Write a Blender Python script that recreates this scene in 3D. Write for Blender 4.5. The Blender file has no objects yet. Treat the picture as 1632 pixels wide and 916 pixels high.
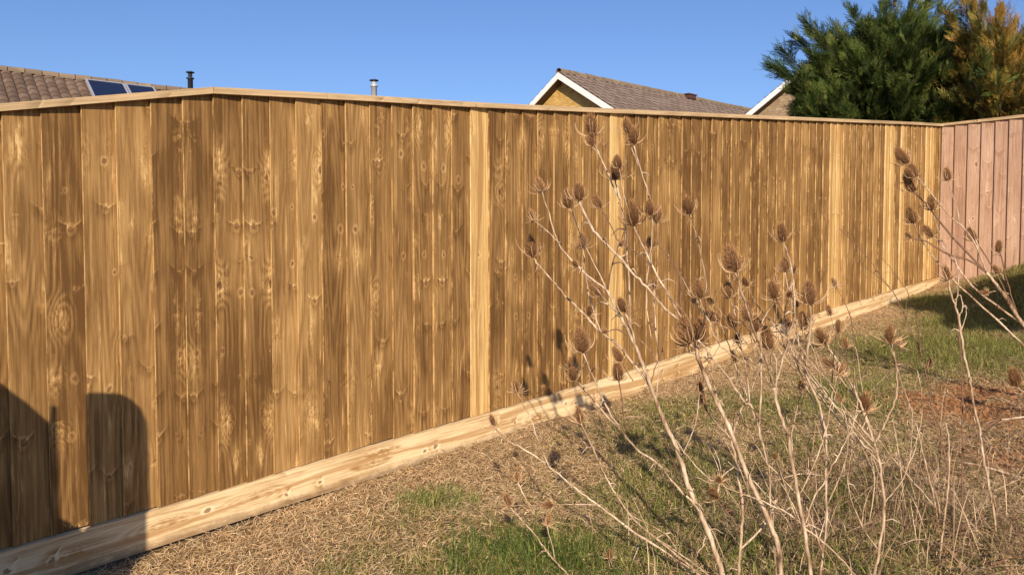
import bpy, math, random
import numpy as np
from mathutils import Vector, Matrix, Quaternion

# ------------------------------------------------------------------ camera, sky, sun, exposure
S = bpy.context.scene
COL = S.collection
EYE = np.array([0.0, 0.0, 1.5])
F = 1300.0 / 1632.0                       # focal length in picture widths
PITCH = math.radians(2.5)
SUN_EL = math.radians(26.0)

cd = bpy.data.cameras.new('camera'); cam = bpy.data.objects.new('camera', cd); COL.objects.link(cam)
cam.location = EYE; cam.rotation_euler = (math.pi / 2 - PITCH, 0, 0)
cd.sensor_width = 36; cd.lens = 36 * F; cd.clip_start = 0.05; cd.clip_end = 2000
S.camera = cam
W = bpy.data.worlds.new('World'); S.world = W; W.use_nodes = True
wn = W.node_tree; bg = wn.nodes['Background']
sky = wn.nodes.new('ShaderNodeTexSky'); sky.sky_type = 'NISHITA'; sky.sun_disc = False
sky.sun_elevation = SUN_EL; sky.sun_rotation = math.radians(180)
sky.air_density = 1.0; sky.dust_density = 0.6; sky.ozone_density = 2.2; sky.altitude = 0
tn = wn.nodes.new('ShaderNodeMix'); tn.data_type = 'RGBA'; tn.blend_type = 'MULTIPLY'; tn.inputs[0].default_value = 1.0
tn.inputs[7].default_value = (0.74, 0.88, 1.20, 1)
wn.links.new(sky.outputs[0], tn.inputs[6]); wn.links.new(tn.outputs[2], bg.inputs[0]); bg.inputs[1].default_value = 0.085
sd = bpy.data.lights.new('sun', 'SUN'); sd.energy = 5.0; sd.angle = math.radians(0.5); sd.color = (1.0, 0.84, 0.66)
so = bpy.data.objects.new('sun', sd); COL.objects.link(so)
so.rotation_euler = Vector((0, -math.cos(SUN_EL), math.sin(SUN_EL))).to_track_quat('Z', 'Y').to_euler()
S.view_settings.view_transform = 'Standard'; S.view_settings.look = 'None'
S.view_settings.gamma = 1; S.view_settings.use_curve_mapping = False
S.view_settings.exposure = 0.35

rng = np.random.default_rng(7); random.seed(7)

# ------------------------------------------------------------------ measuring helpers
cp, sp_ = math.cos(PITCH), math.sin(PITCH)
def ray(px, py):
    """direction of a measured sight line, scaled so that its Y (distance ahead) is 1"""
    a = (px - 816) / 1300.0; b = (458 - py) / 1300.0
    d = np.array([a, cp + b * sp_, -sp_ + b * cp])
    return d / d[1]
def at(px, py, Y):
    return EYE + ray(px, py) * Y
AZ = math.radians(46.6)
D = np.array([math.sin(AZ), math.cos(AZ)]); NF = np.array([-D[1], D[0]])      # along the fence, towards the fence
P0 = at(780, 171, 4.38)[:2]
def fence_hit(px, py, off=0.0):
    """(s along the fence, z) where a sight line meets the fence plane"""
    r = ray(px, py)
    k = ((P0 - NF * off) @ NF) / (r[:2] @ NF)
    p = EYE + r * k
    return float((p[:2] - P0) @ D), float(p[2])
def fpt(s, n, z):                          # n = distance out from the fence plane towards the lawn
    q = P0 + D * s - NF * n
    return (q[0], q[1], z)
def soft(v, hi, k):
    return hi - np.logaddexp(0, (hi - v) / k) * k if False else np.where(v < hi - k, v, hi - k + k * np.tanh((v - hi + k) / k))
_h = np.random.default_rng(11).random((256, 256))
def vnoise(x, y, sc, sd_=0):
    x = np.asarray(x) * sc + 37.1 + sd_ * 17.3; y = np.asarray(y) * sc + 91.7 + sd_ * 5.9
    xi = np.floor(x).astype(int); yi = np.floor(y).astype(int); fx = x - xi; fy = y - yi
    fx = fx * fx * (3 - 2 * fx); fy = fy * fy * (3 - 2 * fy)
    g = lambda a, b: _h[a % 256, b % 256]
    return (g(xi, yi) * (1 - fx) + g(xi + 1, yi) * fx) * (1 - fy) + (g(xi, yi + 1) * (1 - fx) + g(xi + 1, yi + 1) * fx) * fy
def ground_z(x, y):
    x = np.asarray(x, float); y = np.asarray(y, float)
    d = x * D[0] + y * D[1]; n = x * NF[0] + y * NF[1]
    d = soft(np.maximum(d, -8), 13, 3); n = soft(np.maximum(n, -6), 5, 1.2)
    z = 0.0928 * d + 0.07 * n
    z = z + 0.52 * np.exp(-((x - 5.75) ** 2 / 0.9 + (y - 7.7) ** 2 / 1.6))
    near = np.exp(-((n - 3.27) / 0.5) ** 2)
    z = z + (vnoise(x, y, 1.7) - 0.5) * 0.06 * (1 - near) + (vnoise(x, y, 6, 3) - 0.5) * 0.035 * (1 - 0.5 * near)
    return z
def ground_hit(px, py):
    r = ray(px, py); a, b = 0.8, 40.0
    for _ in range(50):
        m = (a + b) / 2; p = EYE + r * m
        if p[2] > float(ground_z(p[0], p[1])): a = m
        else: b = m
    return EYE + r * a

# ------------------------------------------------------------------ object helpers
def tag(o, label=None, cat=None, group=None, kind=None):
    if label: o['label'] = label
    if cat: o['category'] = cat
    if group: o['group'] = group
    if kind: o['kind'] = kind
    return o
def thing(name, loc, label, cat, group=None):
    o = bpy.data.objects.new(name, None); COL.objects.link(o); o.location = loc; o.empty_display_size = 0.2
    return tag(o, label, cat, group)
def origin(o):
    v = Vector((0, 0, 0))
    while o is not None: v = v + o.location; o = o.parent
    return v
def np_mesh(name, V, polys, mat, parent=None, smooth=False, attrs=None):
    """polys: list of (n,k) index arrays. V in world coordinates; origin goes to the thing's base."""
    V = np.asarray(V, np.float32).reshape(-1, 3)
    if parent is not None: V = V - np.array(origin(parent), np.float32)
    me = bpy.data.meshes.new(name)
    polys = [np.asarray(p, np.int32) for p in polys if len(p)]
    loops = np.concatenate([p.ravel() for p in polys])
    tot = np.concatenate([np.full(len(p), p.shape[1], np.int32) for p in polys])
    st = np.concatenate([[0], np.cumsum(tot)[:-1]]).astype(np.int32)
    me.vertices.add(len(V)); me.vertices.foreach_set('co', V.ravel())
    me.loops.add(len(loops)); me.loops.foreach_set('vertex_index', loops)
    me.polygons.add(len(tot)); me.polygons.foreach_set('loop_start', st)
    try: me.polygons.foreach_set('loop_total', tot)
    except Exception: pass
    me.polygons.foreach_set('use_smooth', np.full(len(tot), smooth))
    for k, a in (attrs or {}).items():
        a = np.asarray(a, np.float32)
        if a.ndim == 1:
            at_ = me.attributes.new(k, 'FLOAT', 'POINT'); at_.data.foreach_set('value', a)
        else:
            at_ = me.attributes.new(k, 'FLOAT_VECTOR', 'POINT'); at_.data.foreach_set('vector', a.ravel())
    me.update(calc_edges=True); me.validate()
    if mat: me.materials.append(mat)
    o = bpy.data.objects.new(name, me); COL.objects.link(o)
    if parent is not None: o.parent = parent
    return o
class MB:
    """collects boxes, prisms and tubes, links them as one mesh"""
    def __init__(s): s.V = []; s.Q = []; s.T = []; s.n = 0; s.A = {}
    def add(s, V, Q=(), T=(), **at_):
        V = np.asarray(V, float).reshape(-1, 3)
        if len(Q): s.Q.append(np.asarray(Q, int).reshape(-1, 4) + s.n)
        if len(T): s.T.append(np.asarray(T, int).reshape(-1, 3) + s.n)
        s.V.append(V); s.n += len(V)
        for k, a in at_.items(): s.A.setdefault(k, []).append(np.asarray(a, float))
    def hexa(s, P, **at_):
        """P: 8 corners, bottom ring 0-3 then top ring 4-7"""
        s.add(P, [(3, 2, 1, 0), (4, 5, 6, 7), (0, 1, 5, 4), (1, 2, 6, 5), (2, 3, 7, 6), (3, 0, 4, 7)], **at_)
    def box(s, c, h, rz=0.0):
        cx, sx = math.cos(rz), math.sin(rz); P = []
        for z in (-1, 1):
            for x, y in ((-1, -1), (1, -1), (1, 1), (-1, 1)):
                a, b = x * h[0], y * h[1]
                P.append((c[0] + a * cx - b * sx, c[1] + a * sx + b * cx, c[2] + z * h[2]))
        s.hexa(P)
    def tube(s, pts, rad, k=7, cap=True):
        P = np.asarray(pts, float); n = len(P); R = np.broadcast_to(np.asarray(rad, float), (n,))
        T = np.gradient(P, axis=0); T /= np.linalg.norm(T, axis=1)[:, None] + 1e-9
        up = np.array([0, 0, 1.0]) if abs(T[0, 2]) < 0.9 else np.array([0, 1.0, 0])
        u = np.cross(T[0], up); u /= np.linalg.norm(u); V = []
        for i in range(n):
            u = u - T[i] * (u @ T[i]); u /= np.linalg.norm(u) + 1e-9; w = np.cross(T[i], u)
            for j in range(k):
                a = 2 * math.pi * j / k
                V.append(P[i] + R[i] * (math.cos(a) * u + math.sin(a) * w))
        Q = [(i * k + j, i * k + (j + 1) % k, (i + 1) * k + (j + 1) % k, (i + 1) * k + j) for i in range(n - 1) for j in range(k)]
        Tt = []
        if cap:
            V.append(P[0]); V.append(P[-1]); a, b = n * k, n * k + 1
            Tt = [(a, (j + 1) % k, j) for j in range(k)] + [(b, (n - 1) * k + j, (n - 1) * k + (j + 1) % k) for j in range(k)]
        s.add(V, Q, Tt)
    def build(s, name, mat, parent=None, smooth=False):
        A = {k: np.concatenate(v) for k, v in s.A.items()}
        return np_mesh(name, np.concatenate(s.V), [np.concatenate(s.Q) if s.Q else [], np.concatenate(s.T) if s.T else []], mat, parent, smooth, A)
def catmull(P, m=6):
    P = np.asarray(P, float)
    if len(P) < 3: return np.linspace(P[0], P[-1], m + 1)
    E = np.vstack([2 * P[0] - P[1], P, 2 * P[-1] - P[-2]]); out = []
    for i in range(1, len(E) - 2):
        for t in np.arange(m) / m:
            a, b, c, d = E[i - 1], E[i], E[i + 1], E[i + 2]
            out.append(.5 * (2 * b + (c - a) * t + (2 * a - 5 * b + 4 * c - d) * t * t + (3 * b - a - 3 * c + d) * t ** 3))
    out.append(P[-1]); return np.array(out)

# ------------------------------------------------------------------ material helpers
class NT:
    def __init__(s, name):
        s.m = bpy.data.materials.new(name); s.m.use_nodes = True; s.t = s.m.node_tree
        s.b = s.t.nodes['Principled BSDF']
    def new(s, ty, **kw):
        n = s.t.nodes.new(ty)
        for k, v in kw.items(): setattr(n, k, v)
        return n
    def put(s, sock, v):
        if hasattr(v, 'is_output') or isinstance(v, bpy.types.NodeSocket): s.t.links.new(v, sock)
        else: sock.default_value = v
    def math(s, op, a, b=0.0, c=0.0, clamp=False):
        n = s.new('ShaderNodeMath', operation=op, use_clamp=clamp)
        s.put(n.inputs[0], a); s.put(n.inputs[1], b)
        if op in ('MULTIPLY_ADD', 'SMOOTH_MIN', 'COMPARE'): s.put(n.inputs[2], c)
        return n.outputs[0]
    def xyz(s, v):
        n = s.new('ShaderNodeSeparateXYZ'); s.put(n.inputs[0], v); return n.outputs
    def vec(s, x, y, z):
        n = s.new('ShaderNodeCombineXYZ'); s.put(n.inputs[0], x); s.put(n.inputs[1], y); s.put(n.inputs[2], z); return n.outputs[0]
    def noise(s, v, scale=1.0, detail=3.0, rough=0.55, dist=0.0, sc=None):
        if sc is not None:
            m = s.new('ShaderNodeVectorMath', operation='MULTIPLY'); s.put(m.inputs[0], v); m.inputs[1].default_value = sc; v = m.outputs[0]
        n = s.new('ShaderNodeTexNoise'); s.put(n.inputs['Vector'], v)
        n.inputs['Scale'].default_value = scale; n.inputs['Detail'].default_value = detail
        n.inputs['Roughness'].default_value = rough; n.inputs['Distortion'].default_value = dist
        return n.outputs[0]
    def ramp(s, f, stops, interp='LINEAR'):
        n = s.new('ShaderNodeValToRGB'); n.color_ramp.interpolation = interp; e = n.color_ramp.elements
        while len(e) > 1: e.remove(e[-1])
        e[0].position = stops[0][0]; e[0].color = (*stops[0][1], 1)
        for p, c in stops[1:]:
            q = e.new(p); q.color = (*c, 1)
        s.put(n.inputs[0], f); return n.outputs[0]
    def rng(s, f, a, b, c=0.0, d=1.0, smooth=True):
        n = s.new('ShaderNodeMapRange', interpolation_type='SMOOTHSTEP' if smooth else 'LINEAR')
        s.put(n.inputs[0], f)
        for i, v in enumerate((a, b, c, d)): s.put(n.inputs[i + 1], v)
        return n.outputs[0]
    def mix(s, f, a, b, mode='MIX'):
        n = s.new('ShaderNodeMix', data_type='RGBA', blend_type=mode)
        s.put(n.inputs[0], f)
        s.put(n.inputs[6], (*a, 1) if isinstance(a, tuple) and len(a) == 3 else a)
        s.put(n.inputs[7], (*b, 1) if isinstance(b, tuple) and len(b) == 3 else b)
        return n.outputs[2]
    def attr(s, name, out='Vector'):
        n = s.new('ShaderNodeAttribute', attribute_name=name); return n.outputs[out]
    def coord(s, o='Object'): return s.new('ShaderNodeTexCoord').outputs[o]
    def bump(s, h, strength=0.3, dist=0.01):
        n = s.new('ShaderNodeBump'); s.put(n.inputs['Height'], h); n.inputs['Strength'].default_value = strength
        n.inputs['Distance'].default_value = dist; s.t.links.new(n.outputs[0], s.b.inputs['Normal'])
    def out(s, col, rough=0.7, metal=0.0, spec=0.3):
        s.put(s.b.inputs['Base Color'], (*col, 1) if isinstance(col, tuple) else col)
        s.put(s.b.inputs['Roughness'], rough); s.b.inputs['Metallic'].default_value = metal
        s.b.inputs['Specular IOR Level'].default_value = spec
        return s.m

def wood(name, dark, mid, light, pale, knot=(0.10, 0.045, 0.02), streak=0.55, ringk=0.22, kprob=0.35, tint=0.3, rings=130.0, knotcell=(6.5, 2.7), bright=1.0, blot=0.5, halo=0.5, knotk=1.0, band=False, mud=False):
    t = NT(name); co = t.attr('bco'); rnd = t.attr('brnd', 'Fac')
    x, y, z = t.xyz(co)
    # knots: scattered cells, stretched along the grain
    vv = t.vec(t.math('MULTIPLY', x, knotcell[0]), t.math('MULTIPLY', y, 3.0), t.math('MULTIPLY', z, knotcell[1]))
    vo = t.new('ShaderNodeTexVoronoi', feature='F1'); t.put(vo.inputs['Vector'], vv); vo.inputs['Scale'].default_value = 1.0
    vo.inputs['Randomness'].default_value = 0.95
    sel = t.math('GREATER_THAN', t.xyz(vo.outputs['Color'])[0], 1 - kprob)
    d = vo.outputs['Distance']
    inf = t.math('MULTIPLY', t.rng(d, 0.0, 0.42, 1.0, 0.0), sel)
    n1 = t.noise(co, sc=(7, 7, .8), detail=2, dist=0.3)
    n2 = t.noise(co, sc=(18, 18, 2.0), detail=2)
    # growth rings of a plank sawn near-tangentially: nested arches bending round the knots
    cx = t.math('ADD', x, t.math('MULTIPLY', t.math('SUBTRACT', n1, 0.5), 0.07))
    h = t.math('MULTIPLY', t.noise(co, sc=(1.5, 1.5, 0.55), detail=2), 0.11)
    wv = t.math('SINE', t.math('MULTIPLY', cx, 24.0))
    rr = t.math('SQRT', t.math('ADD', t.math('MULTIPLY', t.math('MULTIPLY', wv, 0.042), t.math('MULTIPLY', wv, 0.042)), t.math('MULTIPLY', h, h)))
    ph = t.math('ADD', t.math('MULTIPLY', rr, rings), t.math('ADD', t.math('MULTIPLY', inf, 3.2), t.math('MULTIPLY', n2, 1.2)))
    ring = t.math('MULTIPLY_ADD', t.math('SINE', t.math('MULTIPLY', ph, 6.2832)), 0.5, 0.5)
    ring = t.math('MULTIPLY', ring, t.rng(t.noise(co, sc=(9, 9, 1.5), detail=2), 0.35, 0.6, 0.25, 1.0))
    fib = t.noise(co, sc=(320, 320, 7), detail=2)
    st = t.noise(co, sc=(62, 62, 3.4), detail=5, rough=0.68, dist=0.9)
    st2 = t.noise(co, sc=(14, 14, 1.6), detail=3, dist=0.8)
    bl = t.noise(co, sc=(5, 5, 2.2), detail=2, dist=0.5)
    sm = t.math('MULTIPLY', t.rng(st, 0.50, 0.72), t.rng(st2, 0.42, 0.62))
    knotty = t.math('MULTIPLY', inf, t.rng(t.noise(co, sc=(60, 60, 17), detail=4, rough=.65, dist=2.5), 0.42, 0.60))
    fine = t.noise(co, sc=(160, 160, 22), detail=3, rough=.7)
    v2 = t.new('ShaderNodeTexVoronoi', feature='F1'); v2.inputs['Scale'].default_value = 1.0
    dx = t.math('MULTIPLY', t.math('SUBTRACT', t.noise(co, sc=(25, 25, 9), detail=3), .5), .9)
    t.put(v2.inputs['Vector'], t.vec(t.math('ADD', t.math('MULTIPLY', x, 15.0), dx), t.math('MULTIPLY', y, 3.0), t.math('ADD', t.math('MULTIPLY', z, 4.2), dx)))
    flame = t.math('MULTIPLY', t.math('MULTIPLY', t.rng(v2.outputs['Distance'], .05, .42, 1.0, 0.0), t.math('GREATER_THAN', t.xyz(v2.outputs['Color'])[1], 1 - kprob)), t.rng(t.noise(co, sc=(110, 110, 20), detail=4, rough=.7, dist=1.2), .38, .6))
    v = t.math('ADD', 0.34, t.math('MULTIPLY', t.math('SUBTRACT', ring, 0.5), ringk))
    v = t.math('ADD', v, t.math('MULTIPLY', sm, streak))
    v = t.math('ADD', v, t.math('MULTIPLY', t.math('SUBTRACT', bl, 0.5), blot))
    v = t.math('ADD', v, t.math('ADD', t.math('MULTIPLY', t.math('SUBTRACT', fib, 0.5), 0.26), t.math('MULTIPLY', t.math('SUBTRACT', fine, 0.5), 0.22)))
    v = t.math('ADD', v, t.math('MULTIPLY', knotty, halo * .55))
    v = t.math('ADD', v, t.math('MULTIPLY', flame, halo * .7))
    rel = t.new('ShaderNodeVectorMath', operation='SUBTRACT'); t.put(rel.inputs[0], vv); t.put(rel.inputs[1], vo.outputs['Position'])
    rx_, ry_, rz_ = t.xyz(rel.outputs[0]); dxm = t.math('ABSOLUTE', t.math('DIVIDE', rx_, knotcell[0])); dzm = t.math('DIVIDE', rz_, knotcell[1])
    kc = t.xyz(vo.outputs['Color']); kamp = t.math('MULTIPLY', t.rng(kc[1], .2, .9, .25, 1.15, smooth=False), 1.0); ksz = t.rng(kc[2], 0, 1, .55, 1.35, smooth=False)
    wob = t.math('MULTIPLY', t.math('SUBTRACT', t.noise(co, sc=(26, 26, 15), detail=4, rough=.65), .5), .075)
    dxw = t.math('ABSOLUTE', t.math('ADD', dxm, wob)); adz = t.math('ABSOLUTE', t.math('ADD', dzm, wob))
    near = t.math('MULTIPLY', kamp, t.math('MULTIPLY', t.rng(dxw, 0.0, t.math('MULTIPLY', ksz, .055), 1, 0), t.rng(adz, 0.0, t.math('MULTIPLY', ksz, .075), 1, 0)))
    arc_ = t.math('SINE', t.math('MULTIPLY', t.math('ADD', t.math('SQRT', t.math('ADD', t.math('MULTIPLY', dxw, dxw), t.math('MULTIPLY', t.math('MULTIPLY', dzm, dzm), .16))), t.math('MULTIPLY', wob, .2)), 560.0))
    plume = t.math('MULTIPLY', t.math('MULTIPLY', t.rng(dxw, 0.0, t.math('MULTIPLY', ksz, .024), kamp, 0), t.rng(adz, 0.01, .17, 1, 0)), t.rng(t.noise(co, sc=(190, 190, 9), detail=3, rough=.7), .36, .56, .1, 1.0))
    chev = t.math('SINE', t.math('MULTIPLY', t.math('ADD', t.math('ADD', dzm, t.math('MULTIPLY', dxw, 1.1)), wob), t.math('MULTIPLY_ADD', kc[2], 120.0, 90.0)))
    v = t.math('ADD', v, t.math('MULTIPLY', t.math('MULTIPLY', t.math('MULTIPLY', near, sel), arc_), .13 * knotk))
    v = t.math('ADD', v, t.math('MULTIPLY', t.math('MULTIPLY', t.math('MULTIPLY', near, sel), chev), .15 * knotk))
    v = t.math('ADD', v, t.math('MULTIPLY', t.math('MULTIPLY', plume, sel), .42 * knotk))
    lw = t.rng(t.noise(co, sc=(75, 75, 1.6), detail=4, rough=.75, dist=.4), .35, .65, -.5, .5)
    v = t.math('ADD', v, t.math('MULTIPLY', lw, .22))
    v = t.math('ADD', v, t.math('MULTIPLY', t.math('SUBTRACT', rnd, 0.5), tint))
    vk = t.new('ShaderNodeTexVoronoi', feature='F1'); vk.inputs['Scale'].default_value = 1.0; vk.inputs['Randomness'].default_value = .9
    vkv = t.vec(t.math('MULTIPLY', x, 9.0), t.math('MULTIPLY', y, 3.0), t.math('MULTIPLY', z, 4.6)); t.put(vk.inputs['Vector'], vkv)
    r2 = t.new('ShaderNodeVectorMath', operation='SUBTRACT'); t.put(r2.inputs[0], vkv); t.put(r2.inputs[1], vk.outputs['Position'])
    kx, _, kz = t.xyz(r2.outputs[0]); wk = t.math('MULTIPLY', t.math('SUBTRACT', t.noise(co, sc=(55, 55, 36), detail=4, rough=.65), .5), .030)
    kx = t.math('ABSOLUTE', t.math('ADD', t.math('DIVIDE', kx, 9.0), wk)); kz = t.math('ADD', t.math('DIVIDE', kz, 4.6), wk)
    k3 = t.xyz(vk.outputs['Color']); on = t.math('GREATER_THAN', k3[0], 1 - kprob * .9)
    rk = t.math('SQRT', t.math('ADD', t.math('MULTIPLY', kx, kx), t.math('MULTIPLY', t.math('MULTIPLY', kz, kz), .55)))
    rad_ = t.math('MULTIPLY_ADD', k3[1], .006, .004)
    kcore = t.math('MULTIPLY', on, t.rng(t.math('SUBTRACT', rk, rad_), -.001, .0015, 1, 0))
    khalo = t.math('MULTIPLY', on, t.rng(t.math('SUBTRACT', rk, t.math('MULTIPLY', rad_, 2.1)), -.002, .004, 1, 0))
    lift = t.math('SUBTRACT', kz, t.math('MULTIPLY', kx, t.math('MULTIPLY_ADD', k3[2], .9, .25)))
    wing = t.math('MULTIPLY', t.math('MULTIPLY', on, t.math('GREATER_THAN', k3[2], .35)), t.math('MULTIPLY', t.rng(t.math('ABSOLUTE', lift), .002, .0075, 1, 0), t.rng(kx, .02, .048, 1, 0)))
    knot_stain = t.math('MULTIPLY', t.math('MULTIPLY', on, t.math('GREATER_THAN', k3[2], .35)), t.math('MULTIPLY', t.math('MULTIPLY', t.rng(lift, -.07, -.004, 0, 1), t.rng(lift, -.004, .0, 1, 0)), t.rng(kx, .02, .06, 1, 0)))  # dark brown stain in the wood below each wing
    brk = t.rng(t.noise(co, sc=(34, 34, 30), detail=4, rough=.7, dist=1.0), .40, .58, .08, 1.0)
    wing = t.math('MULTIPLY', t.math('MULTIPLY', wing, brk), t.math('MULTIPLY_ADD', k3[1], 1.1, .2))
    v = t.math('ADD', v, t.math('MULTIPLY', khalo, .20)); v = t.math('ADD', v, t.math('MULTIPLY', wing, .36)); v = t.math('SUBTRACT', v, t.math('MULTIPLY', knot_stain, .20))
    c = t.ramp(v, [(0.08, dark), (0.38, mid), (0.66, light), (1.0, pale)])
    core = t.math('MULTIPLY', t.rng(d, 0.045, 0.075, 1.0, 0.0), sel)
    c = t.mix(t.math('MULTIPLY', core, 0.8), c, knot)
    c = t.mix(t.math('MULTIPLY', kcore, .75), c, tuple(k * 1.5 for k in knot))
    if band:
        ctr = t.math('MULTIPLY_ADD', t.noise(t.vec(0.0, y, t.math('MULTIPLY', z, .55)), scale=1.0, detail=1), .22, -.02)
        ed_ = t.math('MULTIPLY', t.math('SUBTRACT', t.noise(co, sc=(60, 60, 5), detail=4, rough=.7), .5), .022)
        wdt = t.math('MULTIPLY_ADD', t.noise(t.vec(0.0, y, t.math('MULTIPLY', z, 1.3)), scale=1.0, detail=1), .040, -.009)
        bd = t.rng(t.math('SUBTRACT', t.math('ADD', t.math('ABSOLUTE', t.math('SUBTRACT', x, ctr)), ed_), wdt), -.002, .006, 1, 0)
        c = t.mix(t.math('MULTIPLY', bd, t.rng(fib, .3, .7, .55, .95)), c, band)
    if mud:
        mu = t.math('MULTIPLY', t.rng(t.math('ADD', x, t.math('MULTIPLY', t.math('SUBTRACT', t.noise(co, sc=(20, 20, 14), detail=5, rough=.75), .5), .09)), .0, .05, 1, 0), .75)
        c = t.mix(mu, c, (.20, .125, .07))
    # small checks and scars along the grain
    ck = t.rng(t.noise(co, sc=(150, 150, 5), detail=2, dist=1.0), 0.70, 0.76)
    c = t.mix(t.math('MULTIPLY', ck, 0.5), c, tuple(k * 0.6 for k in dark))
    c = t.mix(t.math('MULTIPLY', t.attr('edge', 'Fac'), t.rng(t.noise(co, sc=(30, 30, 9), detail=4, rough=.7), .40, .60, .05, .75)), c, tuple(k * .95 for k in pale))
    if bright != 1.0: c = t.mix(1.0, c, (bright,) * 3, 'MULTIPLY')
    t.bump(t.math('ADD', t.math('MULTIPLY', fib, 0.6), t.math('MULTIPLY', ring, 0.4)), 0.35, 0.0015)
    return t.out(c, 0.78, spec=0.2)

M = {}
M['board'] = wood('treated_wood', (0.125, 0.062, 0.019), (0.275, 0.153, 0.052), (0.435, 0.262, 0.098), (0.70, 0.475, 0.205), kprob=0.5, rings=150.0, knotcell=(6.0, 3.4), tint=.27, knotk=.75, ringk=.20, blot=.62, streak=.5, halo=.62)
M['pale'] = wood('pale_wood', (0.38, 0.21, 0.07), (0.64, 0.43, 0.17), (0.78, 0.58, 0.27), (0.86, 0.69, 0.38), streak=0.3, ringk=0.2, kprob=0.25, blot=0.3, tint=0.0, band=(0.38, 0.20, 0.065), knotk=-.6, halo=-.1)
M['gravel'] = wood('sawn_pale_wood', (0.34, 0.19, 0.07), (0.70, 0.54, 0.31), (0.78, 0.64, 0.40), (0.84, 0.71, 0.48), streak=0.15, ringk=0.16, kprob=0.6, rings=70.0, blot=0.5, tint=0.0, halo=-0.2, knotcell=(9, 2.2), knotk=-.7, band=(0.42, 0.25, 0.105), mud=True)
M['cap'] = wood('weathered_rail_wood', (0.28, 0.19, 0.10), (0.50, 0.36, 0.20), (0.62, 0.46, 0.27), (0.72, 0.56, 0.36), streak=0.3, ringk=0.12, kprob=0.15, blot=0.4, tint=0.3)
M['pink'] = wood('pinkish_wood', (0.27, 0.155, 0.10), (0.41, 0.265, 0.18), (0.51, 0.345, 0.245), (0.72, 0.54, 0.40), knot=(0.17, 0.07, 0.035), streak=0.25, ringk=0.16, kprob=0.6, blot=0.5, tint=0.3, halo=0.35, knotcell=(5.5, 2.6))

def simple(name, col, rough=0.6, metal=0.0, var=0.15, sc=8.0, spec=0.4, bump=0.0):
    t = NT(name); n = t.noise(t.coord(), scale=sc, detail=4)
    c = t.mix(n, tuple(k * (1 - var) for k in col), tuple(min(1, k * (1 + var)) for k in col))
    if bump: t.bump(n, bump, 0.01)
    return t.out(c, rough, metal, spec)
def tinted(name, rough=0.65, spec=0.25, trans=0.0):
    t = NT(name); c = t.attr('tint'); t.put(t.b.inputs['Base Color'], c)
    m = t.out(c, rough, spec=spec)
    if trans:
        tr = t.new('ShaderNodeBsdfTranslucent'); t.put(tr.inputs[0], c)
        mx = t.new('ShaderNodeMixShader'); mx.inputs[0].default_value = trans
        t.t.links.new(t.b.outputs[0], mx.inputs[1]); t.t.links.new(tr.outputs[0], mx.inputs[2])
        t.t.links.new(mx.outputs[0], t.t.nodes['Material Output'].inputs['Surface'])
    return m
M['white'] = simple('white_fascia', (0.80, 0.78, 0.75), 0.45, var=0.04)
M['soffit'] = simple('dark_wood', (0.09, 0.06, 0.04), 0.7)
M['steel'] = simple('stainless_steel', (0.72, 0.74, 0.78), 0.30, 0.45, var=0.05)
M['black'] = simple('black_enamel', (0.03, 0.035, 0.05), 0.45)
M['glass'] = simple('panel_glass', (0.012, 0.018, 0.045), 0.08, var=0.3, sc=3, spec=0.8)
M['alu'] = simple('panel_frame', (0.7, 0.7, 0.72), 0.35, 0.6, var=0.05)
M['leaf'] = tinted('blades', 0.6, 0.3, 0.25)
M['needle'] = tinted('needles', 0.75, 0.08, 0.15)

def brick(name, c1, c2, mortar, scale):
    t = NT(name); b = t.new('ShaderNodeTexBrick'); co = t.attr('uvw')
    t.put(b.inputs['Vector'], co); b.inputs['Scale'].default_value = 1.0
    b.inputs['Brick Width'].default_value = scale[0]; b.inputs['Row Height'].default_value = scale[1]
    b.inputs['Mortar Size'].default_value = 0.008; b.inputs['Color1'].default_value = (*c1, 1)
    b.inputs['Color2'].default_value = (*c2, 1); b.inputs['Mortar'].default_value = (*mortar, 1)
    n = t.noise(co, scale=5.0, detail=4); c = t.mix(0.5, b.outputs[0], t.ramp(n, [(0.3, (0.6, 0.6, 0.6)), (0.7, (1.3, 1.3, 1.3))]), 'MULTIPLY')
    t.bump(b.outputs['Fac'], -0.4, 0.01)
    return t.out(c, 0.85, spec=0.2)
M['brick_yellow'] = brick('buff_brick', (0.50, 0.30, 0.075), (0.62, 0.40, 0.12), (0.36, 0.25, 0.12), (0.225, 0.075))
M['brick_tan'] = brick('tan_stone', (0.30, 0.215, 0.13), (0.38, 0.29, 0.18), (0.22, 0.17, 0.11), (0.30, 0.10))
def tilemat(name, c1, c2, lichen):
    t = NT(name); co = t.attr('uvw'); r = t.attr('brnd', 'Fac')
    n = t.noise(co, scale=3.0, detail=5); n2 = t.noise(co, scale=22.0, detail=3)
    c = t.mix(t.math('MULTIPLY_ADD', r, 0.7, t.math('MULTIPLY', n2, 0.3)), c1, c2)
    c = t.mix(t.rng(n, 0.52, 0.72, 0, 0.55), c, lichen)
    t.bump(n2, 0.4, 0.01)
    return t.out(c, 0.88, spec=0.2)
M['tile_red'] = tilemat('brown_pantile', (0.105, 0.072, 0.052), (0.195, 0.135, 0.098), (0.21, 0.17, 0.115))
M['tile_grey'] = tilemat('grey_brown_tile', (0.15, 0.11, 0.088), (0.23, 0.175, 0.145), (0.25, 0.21, 0.15))
M['ridge'] = tilemat('lichen_ridge_tile', (0.17, 0.125, 0.085), (0.26, 0.195, 0.13), (0.36, 0.28, 0.12))

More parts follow.
